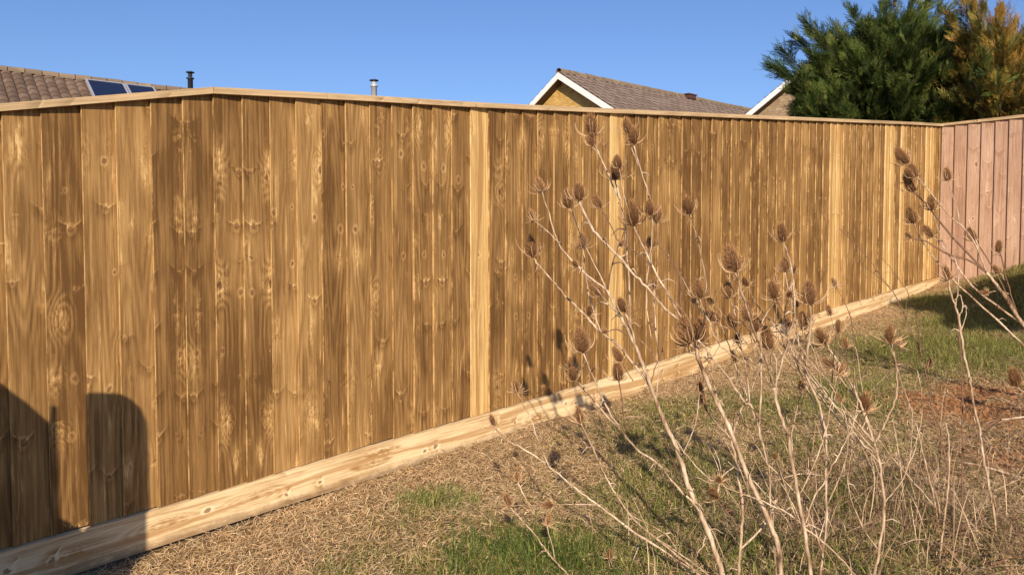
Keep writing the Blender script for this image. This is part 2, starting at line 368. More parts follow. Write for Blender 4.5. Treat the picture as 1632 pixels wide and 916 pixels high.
# ------------------------------------------------------------------ ground
def axis(a, b, fine0, fine1, st, grow):
    v = list(np.arange(fine0, fine1, st)); s = st
    x = fine1
    while x < b: v.append(x); s *= grow; x += s
    v.append(b); s = st; x = fine0
    while x > a: s *= grow; x -= s; v.insert(0, max(x, a))
    return np.array(v)
gx = axis(-600, 600, -4, 9, 0.06, 1.25); gy = axis(-600, 900, -1, 11, 0.06, 1.25)
GX, GY = np.meshgrid(gx, gy, indexing='ij'); GZ = ground_z(GX, GY)
V = np.stack([GX, GY, GZ], -1).reshape(-1, 3); nx, ny = GX.shape
i, j = np.meshgrid(np.arange(nx - 1), np.arange(ny - 1), indexing='ij'); b0 = (i * ny + j).ravel()
Q = np.stack([b0, b0 + ny, b0 + ny + 1, b0 + 1], 1)
def px_g(px, py): return ground_hit(px, py)[:2]
GREEN = [(690, 800, .17, 1.0), (850, 885, .26, 1.3), (960, 905, .2, .9), (1010, 800, .30, .8), (1000, 700, .25, .5), (1050, 660, .2, .6), (1140, 640, .3, .6),
         (1100, 740, .3, .6), (1260, 720, .3, .55), (1480, 560, .6, .8), (1600, 560, .6, .9), (1350, 640, .4, .6), (1440, 880, .3, .5), (1180, 870, .3, .5), (1340, 800, .2, .6), (900, 690, .15, .4),
         (1560, 520, .5, .6), (1620, 470, .8, .9), (1500, 480, .5, .7), (300, 820, .06, .3), (1650, 640, .3, .3)]
GR = [(*px_g(a, b), r, k) for a, b, r, k in GREEN]
SOIL = [(*px_g(a, b), r) for a, b, r in ((1570, 625, .32), (1490, 640, .25), (1610, 665, .25), (1600, 735, .2))]
def green_amt(x, y):
    g = 0.33 + 0.65 * (vnoise(x, y, 2.2, 1) - 0.5) + 0.4 * (vnoise(x, y, 6, 2) - 0.5)
    for cx, cy, r, k in GR: g = g + k * 0.75 * np.exp(-((x - cx) ** 2 + (y - cy) ** 2) / (r * r))
    n = x * NF[0] + y * NF[1]; d = x * D[0] + y * D[1]
    g = g - 0.5 * np.exp(-((n - 3.27) / 0.5) ** 2) - 0.35 * np.clip((-.15 - x / y) / .25, 0, 1) * (y > 1)
    return np.clip(g, 0, 1)
def soil_amt(x, y):
    s = np.zeros_like(np.asarray(x, float))
    for cx, cy, r in SOIL: s = s + np.exp(-((x - cx) ** 2 + ((y - cy) * 1.2) ** 2) / (r * r))
    return np.clip(s * (0.6 + 0.8 * vnoise(x, y, 8, 5)), 0, 1)
t = NT('lawn_soil'); co = t.coord()
n1 = t.noise(co, scale=14, detail=6, rough=0.7); n2 = t.noise(co, scale=90, detail=4, rough=0.7)
dry = t.ramp(n1, [(0.3, (0.12, 0.068, 0.033)), (0.7, (0.27, 0.17, 0.083))])
c = t.mix(t.attr('green', 'Fac'), dry, (0.10, 0.10, 0.035))
c = t.mix(t.attr('soil', 'Fac'), c, t.ramp(n2, [(0.3, (0.19, 0.085, 0.035)), (0.7, (0.34, 0.17, 0.075))]))
t.bump(t.math('ADD', n1, n2), 0.8, 0.02); M['ground'] = t.out(c, 0.95, spec=0.1)
g = np_mesh('ground', V, [Q], M['ground'], None, True, {'green': green_amt(V[:, 0], V[:, 1]), 'soil': soil_amt(V[:, 0], V[:, 1])})
tag(g, kind='structure')

# ------------------------------------------------------------------ grass and litter
def visible_lawn(n, far=9.6, bias=1.0):
    """random points of the lawn between the camera and the fences, in and a little around the view"""
    out = []
    while sum(len(a) for a in out) < n:
        m = n * 3
        y = 1.4 + (far - 1.4) * rng.random(m) ** bias; x = rng.uniform(-1.0, 1.0, m) * (y * 0.75 + 0.7)
        u = (x / (y * 0.75 + 0.7))
        q = np.stack([x, y], 1)
        nn = q @ NF; dd = q @ D
        ok = (nn < P0 @ NF - 0.045) & (dd < (P0 @ D) + S_CORNER - 0.03 - 0.0) & (rng.random(m) < (y * 0.75 + 0.7) / 8)
        out.append(q[ok])
    return np.concatenate(out)[:n]
S_CORNER = fence_hit(1500, 200)[0]
def blades(name, label, P, L, Wd, lean, curl, col, mat, cat='grass', seg=3, flat=0.0, lift=0.0):
    n = len(P); z0 = ground_z(P[:, 0], P[:, 1]); a = rng.uniform(0, 2 * math.pi, n)
    h = np.stack([np.cos(a), np.sin(a)], 1); sd_ = np.stack([-h[:, 1], h[:, 0]], 1)
    turn = rng.normal(0, curl, n)
    verts = []; pos = np.stack([P[:, 0], P[:, 1], z0 - 0.004 + lift * rng.random(n)], 1); el = lean.copy(); az = a.copy()
    for k in range(seg + 1):
        w = Wd * (1 - (k / seg) ** 1.6) * 0.5 if flat == 0 else Wd * 0.5 * (1 - 0.6 * abs(2 * k / seg - 1))
        s3 = np.stack([-np.sin(az), np.cos(az), rng.normal(0, .25, n)], 1)
        if k == seg and flat == 0: verts.append(pos.copy())
        else: verts.append(pos - s3 * w[:, None]); verts.append(pos + s3 * w[:, None])
        st = L / seg
        pos = pos + np.stack([np.cos(el) * np.cos(az), np.cos(el) * np.sin(az), np.sin(el)], 1) * st[:, None]
        gz = ground_z(pos[:, 0], pos[:, 1]) + 0.004; pos[:, 2] = np.maximum(pos[:, 2], gz)
        el = el - rng.uniform(0.1, 0.55, n) * (1 if flat == 0 else 0.7); az = az + turn
    K = len(verts); V = np.stack(verts, 1).reshape(-1, 3); b = np.arange(n) * K
    if flat == 0:
        Q = np.concatenate([np.stack([b + 2 * k, b + 2 * k + 1, b + 2 * k + 3, b + 2 * k + 2], 1) for k in range(seg - 1)])
        T = np.stack([b + 2 * seg - 2, b + 2 * seg - 1, b + 2 * seg], 1)
    else:
        Q = np.concatenate([np.stack([b + 2 * k, b + 2 * k + 1, b + 2 * k + 3, b + 2 * k + 2], 1) for k in range(seg)]); T = []
    o = np_mesh(name, V, [Q, T], mat, None, False, {'tint': np.repeat(col, K, 0)})
    return tag(o, label, cat, kind='stuff')
def colmix(n, cols, jit=0.18):
    cols = np.array(cols); a = cols[rng.integers(0, len(cols), n)]; b = cols[rng.integers(0, len(cols), n)]; f = rng.random((n, 1))
    return (a * f + b * (1 - f)) * (1 + rng.normal(0, jit, (n, 1))).clip(0.5, 1.6)
P = visible_lawn(190000, bias=0.8)
ga = green_amt(P[:, 0], P[:, 1]); sa = soil_amt(P[:, 0], P[:, 1])
Pg = P[(rng.random(len(P)) < ga * 1.1) & (rng.random(len(P)) > sa * 1.2)]; n = len(Pg); gg = green_amt(Pg[:, 0], Pg[:, 1])
blades('green_grass', 'short green grass growing in patches over the sloping lawn', Pg, rng.uniform(.025, .065, n) * (0.5 + 0.9 * gg + .8 * vnoise(Pg[:, 0], Pg[:, 1], 9, 4)), rng.uniform(.0025, .0045, n),
       rng.uniform(0.5, 1.4, n), 0.25, colmix(n, [(0.15, 0.18, 0.035), (0.26, 0.27, 0.065), (0.36, 0.33, 0.10), (0.10, 0.125, 0.028)]), M['leaf'])
P = visible_lawn(260000, bias=0.8); sa = soil_amt(P[:, 0], P[:, 1]); ga = green_amt(P[:, 0], P[:, 1])
P = P[(rng.random(len(P)) > sa * 0.93) & (rng.random(len(P)) > ga * 0.55)]; n = len(P)
blades('dry_grass', 'tangled straw-coloured dead grass covering the lawn', P, rng.uniform(.03, .11, n), rng.uniform(.0016, .0038, n), rng.uniform(-0.1, 0.55, n), 0.28,
       colmix(n, [(0.80, 0.60, 0.34), (0.66, 0.47, 0.25), (0.88, 0.71, 0.44), (0.50, 0.33, 0.16)], 0.22), M['leaf'], seg=4, flat=1.0, lift=0.015)
# lusher tuft of tall green blades low in the view
c0 = px_g(850, 890); n = 1000; q = c0 + rng.normal(0, 1, (n, 2)).clip(-1.9, 1.9) * (0.16, 0.09)
c1 = px_g(700, 800); q1 = c1 + rng.normal(0, 1, (420, 2)).clip(-1.8, 1.8) * (0.10, 0.06)
tuft_root = None
for nm, qq, lab in (('grass_tuft', q, 'lush dark green grass tuft nearest the bottom edge of the lawn'), ('grass_tuft', q1, 'small bright green grass tuft alone in the straw near the gravel board')):
    n = len(qq); o = blades(nm, lab, qq, rng.uniform(.06, .15, n) * (1 if qq is q else .65), rng.uniform(.003, .0055, n), rng.uniform(0.6, 1.45, n), 0.2,
               colmix(n, [(0.055, 0.105, 0.018), (0.10, 0.16, 0.03), (0.19, 0.22, 0.055)] if qq is q else [(0.24, 0.28, 0.08), (0.18, 0.22, 0.06), (0.36, 0.33, 0.13)]), M['leaf'], 'grass tuft')
    del o['kind']; o['group'] = 'tufts of grass'
# broken straw stalks heaped at the right
n = 800; cs = [px_g(1540, 890), px_g(1620, 840), px_g(1400, 810), px_g(1600, 700), px_g(1560, 740), px_g(1500, 760), px_g(1600, 600), px_g(1480, 850), px_g(1650, 660), px_g(1330, 780)]
q = np.array([cs[k] for k in rng.integers(0, len(cs), n)]) + rng.normal(0, 1, (n, 2)) * (0.28, 0.15)
q = q[(q @ NF) < P0 @ NF - 0.1]; n = len(q)
blades('dead_stalks', 'litter of broken brown stalks and dead leaves on the bare patch', q, rng.uniform(.10, .42, n), rng.uniform(.003, .009, n), rng.uniform(-.05, .35, n), 0.12,
       colmix(n, [(0.40, 0.25, 0.14), (0.22, 0.12, 0.06), (0.52, 0.36, 0.22), (0.13, 0.07, 0.035)], 0.2), M['leaf'], 'plant litter', seg=4, flat=1.0, lift=0.05)
# dense fine dry weeds standing in the right half of the lawn
cs = [px_g(a, b) for a, b in ((1190, 880), (1240, 860), (1290, 900), (1340, 870), (1400, 850), (1450, 870), (1480, 800), (1520, 860), (1590, 850), (1420, 760), (1360, 780), (1300, 800), (1600, 780), (1140, 900), (1560, 720))]
n = 950; q = np.array([cs[k] for k in rng.integers(0, len(cs), n)]) + rng.normal(0, 1, (n, 2)) * (0.22, 0.16); q = q[(q @ NF) < P0 @ NF - 0.15]; n = len(q)
blades('dry_weeds', 'tangle of thin dry weed stems standing among the teasels', q, rng.uniform(.10, .42, n) * rng.uniform(.5, 1, n), rng.uniform(.0018, .0040, n), rng.uniform(0.7, 1.55, n), 0.10,
       colmix(n, [(0.56, 0.40, 0.25), (0.34, 0.21, 0.12), (0.66, 0.49, 0.31), (0.18, 0.10, 0.055)], 0.2), M['leaf'], 'dry weeds', seg=4, flat=1.0, lift=0.02)
# clods of earth
mb = MB(); pts = []
for cx, cy, r in SOIL: pts.append(np.array([cx, cy]) + rng.normal(0, 1, (260, 2)) * r * 0.75)
for q in np.concatenate(pts):
    r = rng.uniform(.004, .016); z = float(ground_z(q[0], q[1])); k = 6
    V = [(q[0] + r * rng.uniform(.7, 1.2) * math.cos(a), q[1] + r * rng.uniform(.7, 1.2) * math.sin(a), z - .003) for a in np.arange(k) * 2 * math.pi / k]
    V += [(q[0] + r * .6 * rng.uniform(.6, 1.2) * math.cos(a + .3), q[1] + r * .6 * rng.uniform(.6, 1.2) * math.sin(a + .3), z + r * rng.uniform(.5, .9)) for a in np.arange(k) * 2 * math.pi / k]
    V.append((q[0], q[1], z + r * .95))
    mb.add(V, [(a, (a + 1) % k, k + (a + 1) % k, k + a) for a in range(k)], [(k + a, k + (a + 1) % k, 2 * k) for a in range(k)])
M['clod'] = simple('reddish_soil', (0.27, 0.135, 0.06), 0.95, var=0.4, sc=30, spec=0.1)
tag(mb.build('earth_clods', M['clod']), 'crumbs of reddish bare earth beside the weeds', 'soil', kind='stuff')

# ------------------------------------------------------------------ main fence
XB = [3, 66, 130, 185, 241, 292, 341, 387, 431.4, 473, 513.5, 552, 591, 626, 659.4, 691, 721.8, 751.5, 780.8, 807.7, 834.7, 859, 885, 909, 930.7, 953.6, 975, 996.9,
      1014.9, 1034, 1052, 1070, 1089.5, 1105, 1121.7, 1137, 1153.8, 1168, 1182.6, 1200]
SB = [fence_hit(x, 165, 0.028)[0] for x in XB]
for _ in range(8): SB.insert(0, SB[0] - 0.127)
while SB[-1] < S_CORNER - 0.05: SB.append(SB[-1] + 0.127 + rng.normal(0, .004))
SB[-1] = S_CORNER
def lin(pts):
    a = sorted(pts); X = [p[0] for p in a]; Z = [p[1] for p in a]
    e0 = (Z[1] - Z[0]) / (X[1] - X[0])
    X = [X[0] - 3] + X; Z = [Z[0] - 3 * e0] + Z
    return lambda s: float(np.interp(s, X, Z))
cap_top = lin([fence_hit(x, y, 0.04) for x, y in ((2, 163), (340, 137), (560, 149), (780, 163), (1100, 178), (1503, 196))])
brd_bot = lin([fence_hit(x, y, 0.03) for x, y in ((2, 879), (345, 785), (600, 708), (780, 658), (1000, 592), (1290, 503), (1497, 441))])
CAPH = 0.030
base_pt = fpt(0, 0, float(ground_z(*P0)))
fence = thing('board_fence', base_pt, 'long new closeboard fence of brown feather-edge boards running up the lawn', 'fence')
def s_of(px): return fence_hit(px, 180, 0.03)[0]
pale_rng = [(s_of(752), s_of(779)), (s_of(975), s_of(996)), (s_of(1331), s_of(1351)), (s_of(1418), s_of(1428)), (s_of(1440), s_of(1450)), (s_of(1482), s_of(1490))]
mb = MB(); off = None
def board_hexa(mb, s0, s1, zb0, zb1, zt0, zt1, thick, thin, back, ofs, flip, rnd, slices=1):
    """one feather-edge board: thick edge at s0 standing over its neighbour's thin edge"""
    w = s1 - s0; P = []; C = []
    def c(s, n, z): u = (s - s0) if not flip else (w - (s - s0)); C.append((u + ofs[0], n * 1.0 + ofs[1], z + ofs[2])); P.append(fpt(s, n, z))
    for z0, z1 in ((zb0, zb1), (zt0, zt1)):
        c(s0, thick, z0); c(s1, thin, z1); c(s1, -0.002, z1); c(s0, back, z0)
    mb.hexa(P, bco=C, brnd=[rnd] * 8, edge=[0] * 8)
    # rough sawn thick edge, paler than the weathered face
    e = .0004; E = [fpt(s0 - e, thick + e, zb0), fpt(s0 - e, back + .0005, zb0), fpt(s0 - e, back + .0005, zt0), fpt(s0 - e, thick + e, zt0), fpt(s0 + .0009, thick + e, zb0), fpt(s0 + .0009, thick + e, zt0)]
    X = [C[0], C[3], C[7], C[4], C[0], C[4]]
    mb.add(E, [(1, 0, 3, 2), (0, 4, 5, 3)], bco=X, brnd=[rnd] * 6, edge=[1] * 6)
main_rng = rng; rng = np.random.default_rng(4242)
pair = 0; ofs = (0, 0, 0); flip = False
for k in range(len(SB) - 1):
    s0, s1 = SB[k], SB[k + 1]; ov = 0.0 if k == len(SB) - 2 else 0.016
    if pair == 0: ofs = (rng.uniform(0, 40), rng.uniform(0, 40), rng.uniform(0, 40)); pair = int(rng.choice([1, 2, 2])); flip = False
    else: flip = not flip
    pair -= 1
    mid = (s0 + s1) / 2; isp = any(a - 0.01 < mid < b + 0.01 for a, b in pale_rng)
    zb = lambda s: brd_bot(s) + 0.001; zt = lambda s: cap_top(s) - CAPH + 0.004
    dz = rng.uniform(0, .004); th = rng.uniform(.0185, .025)
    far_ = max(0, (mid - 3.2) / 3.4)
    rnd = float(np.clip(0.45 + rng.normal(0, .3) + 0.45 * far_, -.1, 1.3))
    a = (s0, s1 + ov, zb(s0) + dz, zb(s1 + ov) + dz, zt(s0) - 0.002, zt(s1 + ov) - 0.002, th, .0065, .0128, ofs, flip, rnd)
    if isp:
        a = a[:9] + ((0.0, ofs[1], ofs[2]),) + a[10:]; m2 = MB(); board_hexa(m2, *a); o = m2.build('pale_board', M['pale'], fence); tag(o, 'pale yellow new board')
    else: board_hexa(mb, *a)
mb.build('board_panel', M['board'], fence)
def rail(name, mat, s_list, zt, zb, n0, n1, lab=None, parent=fence, sl=0.0):
    mb = MB(); of = rng.uniform(0, 40, 3)
    of[0] = 0
    for s0, s1 in zip(s_list[:-1], s_list[1:]):
        P = []; C = []
        for top in (0, 1):
            for s, n in ((s0, n0), (s1, n0), (s1, n1), (s0, n1)):
                z = (zt if top else zb)(s) - (sl if (top and n == n0) else 0); P.append(fpt(s, n, z)); C.append(((z - zb(s)) + of[0], n + of[1], s + of[2]))
        mb.hexa(P, bco=C, brnd=[rng.uniform(.4, .6) if False else 0.5] * 8)
    o = mb.build(name, mat, parent)
    if lab: tag(o, lab)
    return o
pk = fence_hit(340, 137, 0.04)[0]
cuts = [SB[0], pk, s_of(520), s_of(735), s_of(1010), s_of(1230), S_CORNER]
for a, b in zip(cuts[:-1], cuts[1:]):
    sl = list(np.linspace(a + .0008, b - .0008, 6))
    rail('cap_rail', M['cap'], sl, cap_top, lambda s: cap_top(s) - CAPH, 0.040, -0.05, sl=0.004)
gbot = lambda s: min(float(ground_z(*fpt(s, .02, 0)[:2])) - 0.002, brd_bot(s) - 0.12)
gb_lo = lin([fence_hit(x, y, 0.032) for x, y in ((120, 913), (235, 876), (500, 791), (800, 697), (1000, 636), (1290, 541), (1497, 459))])
gc = [SB[0], s_of(800) - .02, s_of(1135), S_CORNER]
for k, (a, b) in enumerate(zip(gc[:-1], gc[1:])):
    rail('gravel_board', M['gravel'], list(np.linspace(a + .001, b - .001, 9)), lambda s: brd_bot(s) - 0.001, gb_lo, (0.034, .038, .036)[k], 0.004)
# lower retaining board where the ground steps down
low_top = lambda s: gb_lo(s) + 0.045
rail('kick_board', M['gravel'], list(np.linspace(s_of(890), s_of(1300), 8)), low_top, lambda s: gb_lo(s) - 0.10, 0.062, 0.042, lab='thin lower board set against the gravel board')
mb = MB()
for k in range(len(SB) - 1):                                # nails
    pass
# posts and arris rails behind, as a real fence has
for s in np.arange(SB[0] + .4, S_CORNER, 1.83):
    mb = MB(); q = fpt(s, -0.09, 0); z0 = float(ground_z(q[0], q[1])) - .3; z1 = cap_top(s) - CAPH - .004
    mb.box((q[0], q[1], (z0 + z1) / 2), (.05, .05, (z1 - z0) / 2), math.pi / 2 - AZ); 
    o = mb.build('fence_post', simple('post_wood', (0.3, 0.2, 0.11)) if 'pw' not in M else M['pw'], fence); M['pw'] = o.data.materials[0]
for f_ in (0.15, 0.5, 0.85):
    rail('arris_rail', M['cap'], [SB[0], pk, 0.0, S_CORNER], lambda s: gb_lo(s) * (1 - f_) + cap_top(s) * f_ + .04, lambda s: gb_lo(s) * (1 - f_) + cap_top(s) * f_ - .035, -0.004, -0.038)

# ------------------------------------------------------------------ pink return fence
CN = P0 + D * S_CORNER
D2 = -NF                                                     # runs back towards the lawn side, square to the main fence
zc = cap_top(S_CORNER)
pf = thing('return_fence', (CN[0], CN[1], float(ground_z(*CN))), 'older pinkish closeboard fence closing the far right end of the garden', 'fence')
def pt2(s, n, z): q = CN + D2 * s - D * n; return (q[0], q[1], z)
def z2_top(s): return zc - 0.004 + 0.004 * s
mb = MB(); s = 0.02; k = 0
while s < 4.5:
    w = 0.129 + rng.normal(0, .002); o_ = (rng.uniform(0, 40), rng.uniform(0, 40), rng.uniform(0, 40)); P = []; C = []; r = rng.uniform(.2, .8)
    zb = float(ground_z(CN[0], CN[1])) + 0.055 + 0.003 * s
    for z in (zb, z2_top(s) - .026):
        for ss, n in ((s, .028), (s + w + .016, .0065), (s + w + .016, -.002), (s, .0105)):
            P.append(pt2(ss, n, z)); C.append((ss - s + o_[0], n + o_[1], z + o_[2]))
    mb.hexa(P, bco=C, brnd=[r] * 8); s += w; k += 1
mb.build('board_panel', M['pink'], pf)
mb = MB(); P = []; C = []
for top in (0, 1):
    for ss, n in ((0.03, .042), (4.6, .042), (4.6, -.04), (0.03, -.04)):
        z = z2_top(ss) + .002 - (0 if top else .028); P.append(pt2(ss, n, z)); C.append((z, n, ss))
mb.hexa(P, bco=C, brnd=[.2] * 8); mb.build('cap_rail', M['cap'], pf)
mb = MB(); P = []; C = []
for top in (0, 1):
    for ss, n in ((0.045, .034), (4.6, .034), (4.6, -.01), (0.045, -.01)):
        z = float(ground_z(CN[0], CN[1])) + (.053 + .003 * ss if top else -.2); P.append(pt2(ss, n, z)); C.append((z, n, ss))
mb.hexa(P, bco=C, brnd=[.4] * 8); mb.build('gravel_board', M['pink'], pf)
for s in (1.2, 3.0, 4.5):
    mb = MB(); q = pt2(s, -.08, 0); z0 = float(ground_z(q[0], q[1])) - .3; z1 = z2_top(s) - .04
    mb.box((q[0], q[1], (z0 + z1) / 2), (.05, .05, (z1 - z0) / 2), -AZ); mb.build('fence_post', M['pw'], pf)

rng = main_rng
# ------------------------------------------------------------------ houses beyond
def tile_roof(name, mat, A, along, down, L, SL, course, tw, amp, parent, step=0.03):
    """A ridge end, along = unit vector of the ridge, down = unit vector down the slope; real stepped courses"""
    nrm = np.cross(along, down); nrm = nrm if nrm[2] > 0 else -nrm
    nc = int(SL / course) + 1; xs = np.arange(0, L + 1e-6, tw / 8); V = []; U = []; R = []; Q = []
    rr = rng.random((nc + 1, int(L / tw) + 2))
    for c in range(nc):
        for e, (a, hgt) in enumerate(((0.0, 0.002), (1.0, step), (1.0, -0.012))):
            dn = (c + a) * course
            ph = (xs / tw) % 1.0
            wv = amp * (np.abs(np.sin(math.pi * (xs / tw))) ** 0.8) - amp * 0.9 * (ph < 0.13)
            sag = 0.010 * (rr[c, (xs / tw).astype(int)] - .5)
            H = hgt + wv + (sag if e < 2 else -.0)
            V.append(A + np.outer(xs, along) + down * (dn if e < 2 else dn - 0.0) + np.outer(H, nrm))
            U.append(np.stack([xs, np.full_like(xs, dn), H], 1)); R.append(rr[c, (xs / tw).astype(int)])
        n = len(xs)
        for e in (0, 1):
            b = np.arange(n - 1) + (c * 3 + e) * n; Q.append(np.stack([b, b + 1, b + 1 + n, b + n], 1))
    return np_mesh(name, np.concatenate(V), [np.concatenate(Q)], mat, parent, False, {'uvw': np.concatenate(U), 'brnd': np.concatenate(R)})
def ridge_tiles(A, along, L, parent, r=0.11):
    mb = MB(); side = np.cross(along, (0, 0, 1.0)); x = 0
    V = []; U = []; R = []; Q = []; n0 = 0
    while x < L:
        q = rng.random(); k = 7; dz = rng.uniform(-.008, .008)
        for xx, rad in ((x, r), (x + .40, r * 1.04)):
            for a in np.linspace(-.35, math.pi + .35, k):
                p = A + along * min(xx, L) + side * rad * math.cos(a) * 1.15 + np.array([0, 0, rad * math.sin(a) - .02 + dz]); V.append(p); U.append((xx, a * .1, 0)); R.append(q)
        Q += [(n0 + i, n0 + i + 1, n0 + k + i + 1, n0 + k + i) for i in range(k - 1)]; n0 += 2 * k; x += .42
    mb = np_mesh('ridge', V, [np.array(Q)], M['ridge'], parent, False, {'uvw': np.array(U), 'brnd': np.array(R)})
    return mb
def walls(name, mat, pts, z0, ztop, parent):
    """pts: ground polygon (ccw), ztop: function of a point index along each edge list of (t,z)"""
    V = []; U = []; Q = []; T = []; n = 0; u0 = 0
    for k in range(len(pts)):
        a = np.array(pts[k]); b = np.array(pts[(k + 1) % len(pts)]); Lk = np.linalg.norm(b - a)
        prof = ztop[k]
        for (t0, za), (t1, zb_) in zip(prof[:-1], prof[1:]):
            p0 = a + (b - a) * t0; p1 = a + (b - a) * t1
            V += [(*p0, z0), (*p1, z0), (*p1, zb_), (*p0, za)]
            U += [(u0 + Lk * t0, z0, 0), (u0 + Lk * t1, z0, 0), (u0 + Lk * t1, zb_, 0), (u0 + Lk * t0, za, 0)]
            Q.append((n, n + 1, n + 2, n + 3)); n += 4
        u0 += Lk
    return np_mesh(name, V, [np.array(Q)], mat, parent, False, {'uvw': np.array(U)})
def house(apex, az, L, half, pitch, label, wall_mat, tile_mat, course, tw, amp, eave_over=0.35, gable_over=0.32, fascia=True, back=0.0):
    """apex: front end of the ridge; az: azimuth of the ridge; half: half the gable width"""
    al = np.array([math.sin(az), math.cos(az), 0]); sd = np.array([al[1], -al[0], 0])        # sd points to the camera's right
    g0 = apex - al * back
    mid = g0 + al * (L / 2); zg = float(ground_z(mid[0], mid[1])) - .05
    h = thing('house', (mid[0], mid[1], zg), label, 'house')
    cpt, spt = math.cos(pitch), math.sin(pitch); SL = (half + eave_over) / cpt
    for sg, nm in ((1, 'roof'), (-1, 'roof')):
        dn = sd * sg * cpt + np.array([0, 0, -spt])
        o = tile_roof(nm, tile_mat, g0.copy(), al, dn, L, SL, course, tw, amp, h)
    ridge_tiles(g0 + np.array([0, 0, .02]), al, L, h)
    ze = g0[2] - half * math.tan(pitch) - .08; gp = g0 + al * gable_over; gq = g0 + al * (L - gable_over); zt = g0[2] - .09
    A = (gp + sd * half)[:2]; B = (gq + sd * half)[:2]; C_ = (gq - sd * half)[:2]; E = (gp - sd * half)[:2]
    walls('wall', wall_mat, [A, B, C_, E], zg - .3, [[(0, ze), (1, ze)], [(0, ze), (.5, zt), (1, ze)], [(0, ze), (1, ze)], [(0, ze), (.5, zt), (1, ze)]], h)
    # fascia boards down both rakes at both gables, with a soffit behind
    for end, sgn in ((g0, -1), (g0 + al * L, 1)):
        for sg in (1, -1):
            dn = sd * sg * cpt + np.array([0, 0, -spt]); mb = MB(); P = []
            a = end + np.array([0, 0, -.035]); b = a + dn * (SL + .02)
            for lo in (1, 0):
                for p, q in ((a, 0), (b, 0), (b, 1), (a, 1)):
                    P.append(p + al * sgn * (.0 + .028 * q) + np.array([0, 0, -.21 if lo else 0.0]))
            mb.hexa(P); mb.build('bargeboard', M['white'], h)
            mb = MB(); P = []
            for lo in (1, 0):
                for p, q in ((a, 0.002), (b, 0.002), (b, gable_over), (a, gable_over)):
                    P.append(p - al * sgn * q + np.array([0, 0, -.205 if lo else -.17]))
            mb.hexa(P); mb.build('soffit', M['soffit'], h)
    return h, g0, al, sd
# middle house
ap = at(890, 114, 27.0)
h2, g2, al2, sd2 = house(ap, math.radians(48.5), 13.0, 3.4, math.radians(31.5), 'yellow brick house with white gable boards beyond the middle of the fence', M['brick_yellow'], M['tile_grey'], 0.30, 0.32, 0.02)
# ridge vent
v = g2 + al2 * 6.9 + sd2 * .12
mb = MB(); mb.box((v[0], v[1], v[2] + .0), (.24, .16, .07), math.pi / 2 - math.radians(48.5)); mb.box((v[0], v[1], v[2] + .085), (.28, .19, .02), math.pi / 2 - math.radians(48.5))
mb.build('ridge_vent', simple('dark_terracotta', (0.09, 0.04, 0.032)), h2)
# right house, mostly behind the conifer
e = at(1182, 175, 30.0); 
al3 = math.radians(44); sl = (128 - 175) / (1245 - 1182)
ap3 = at(1182 + 112, 175 - 82, 28.6)
h3, g3, a3, s3 = house(ap3, al3, 10.0, 3.6, math.radians(33), 'tan stone house half hidden behind the dark conifer', M['brick_tan'], M['tile_grey'], 0.30, 0.32, 0.02)
# left house with solar panels and flues
ap1 = at(-170, 91, 21.3)
h1, g1, al1, sd1 = house(ap1, math.radians(51.5), 26.0, 4.2, math.radians(33), 'brown tiled house with solar panels beyond the left end of the fence', M['brick_tan'], M['tile_red'], 0.30, 0.26, 0.035)
nrm1 = np.cross(al1, sd1 * math.cos(math.radians(33)) + np.array([0, 0, -math.sin(math.radians(33))])); nrm1 = nrm1 if nrm1[2] > 0 else -nrm1
dn1 = sd1 * math.cos(math.radians(33)) + np.array([0, 0, -math.sin(math.radians(33))])
def roof_hit(px, py):
    r = ray(px, py); k = ((g1 - EYE) @ nrm1) / (r @ nrm1); p = EYE + r * k - g1
    return p @ al1, p @ dn1
a0, b0_ = roof_hit(135, 133.5); a1, _ = roof_hit(198, 141); a2, _ = roof_hit(246, 147)
print('solar', a0, b0_, a1, a2)
for x0, x1 in ((a0, a1 - .03), (a1, a2 - .03)):
    def pan(mb, x0, x1, y0, y1, n0, n1):
        P = []
        for n in (n0, n1):
            for x, y in ((x0, y1), (x1, y1), (x1, y0), (x0, y0)): P.append(g1 + al1 * x + dn1 * y + nrm1 * n)
        mb.hexa(P)
    y0, y1 = b0_, b0_ + 1.6
    mb = MB(); fw = .05
    pan(mb, x0, x1, y0, y0 + fw, .09, .16); pan(mb, x0, x1, y1 - fw, y1, .09, .16); pan(mb, x0, x0 + fw, y0 + fw, y1 - fw, .09, .16); pan(mb, x1 - fw, x1, y0 + fw, y1 - fw, .09, .16)
    fr = mb.build('solar_panel', M['alu'], h1)
    mb = MB(); pan(mb, x0 + fw, x1 - fw, y0 + fw, y1 - fw, .092, .150); mb.build('panel_glass', M['glass'], fr)
def lathe(name, mat, c, prof, parent, k=16):
    V = []; Q = []
    for z, r in prof:
        for j in range(k): V.append((c[0] + r * math.cos(2 * math.pi * j / k), c[1] + r * math.sin(2 * math.pi * j / k), c[2] + z))
    for i in range(len(prof) - 1): Q += [(i * k + j, i * k + (j + 1) % k, (i + 1) * k + (j + 1) % k, (i + 1) * k + j) for j in range(k)]
    return np_mesh(name, V, [np.array(Q)], mat, parent, True)
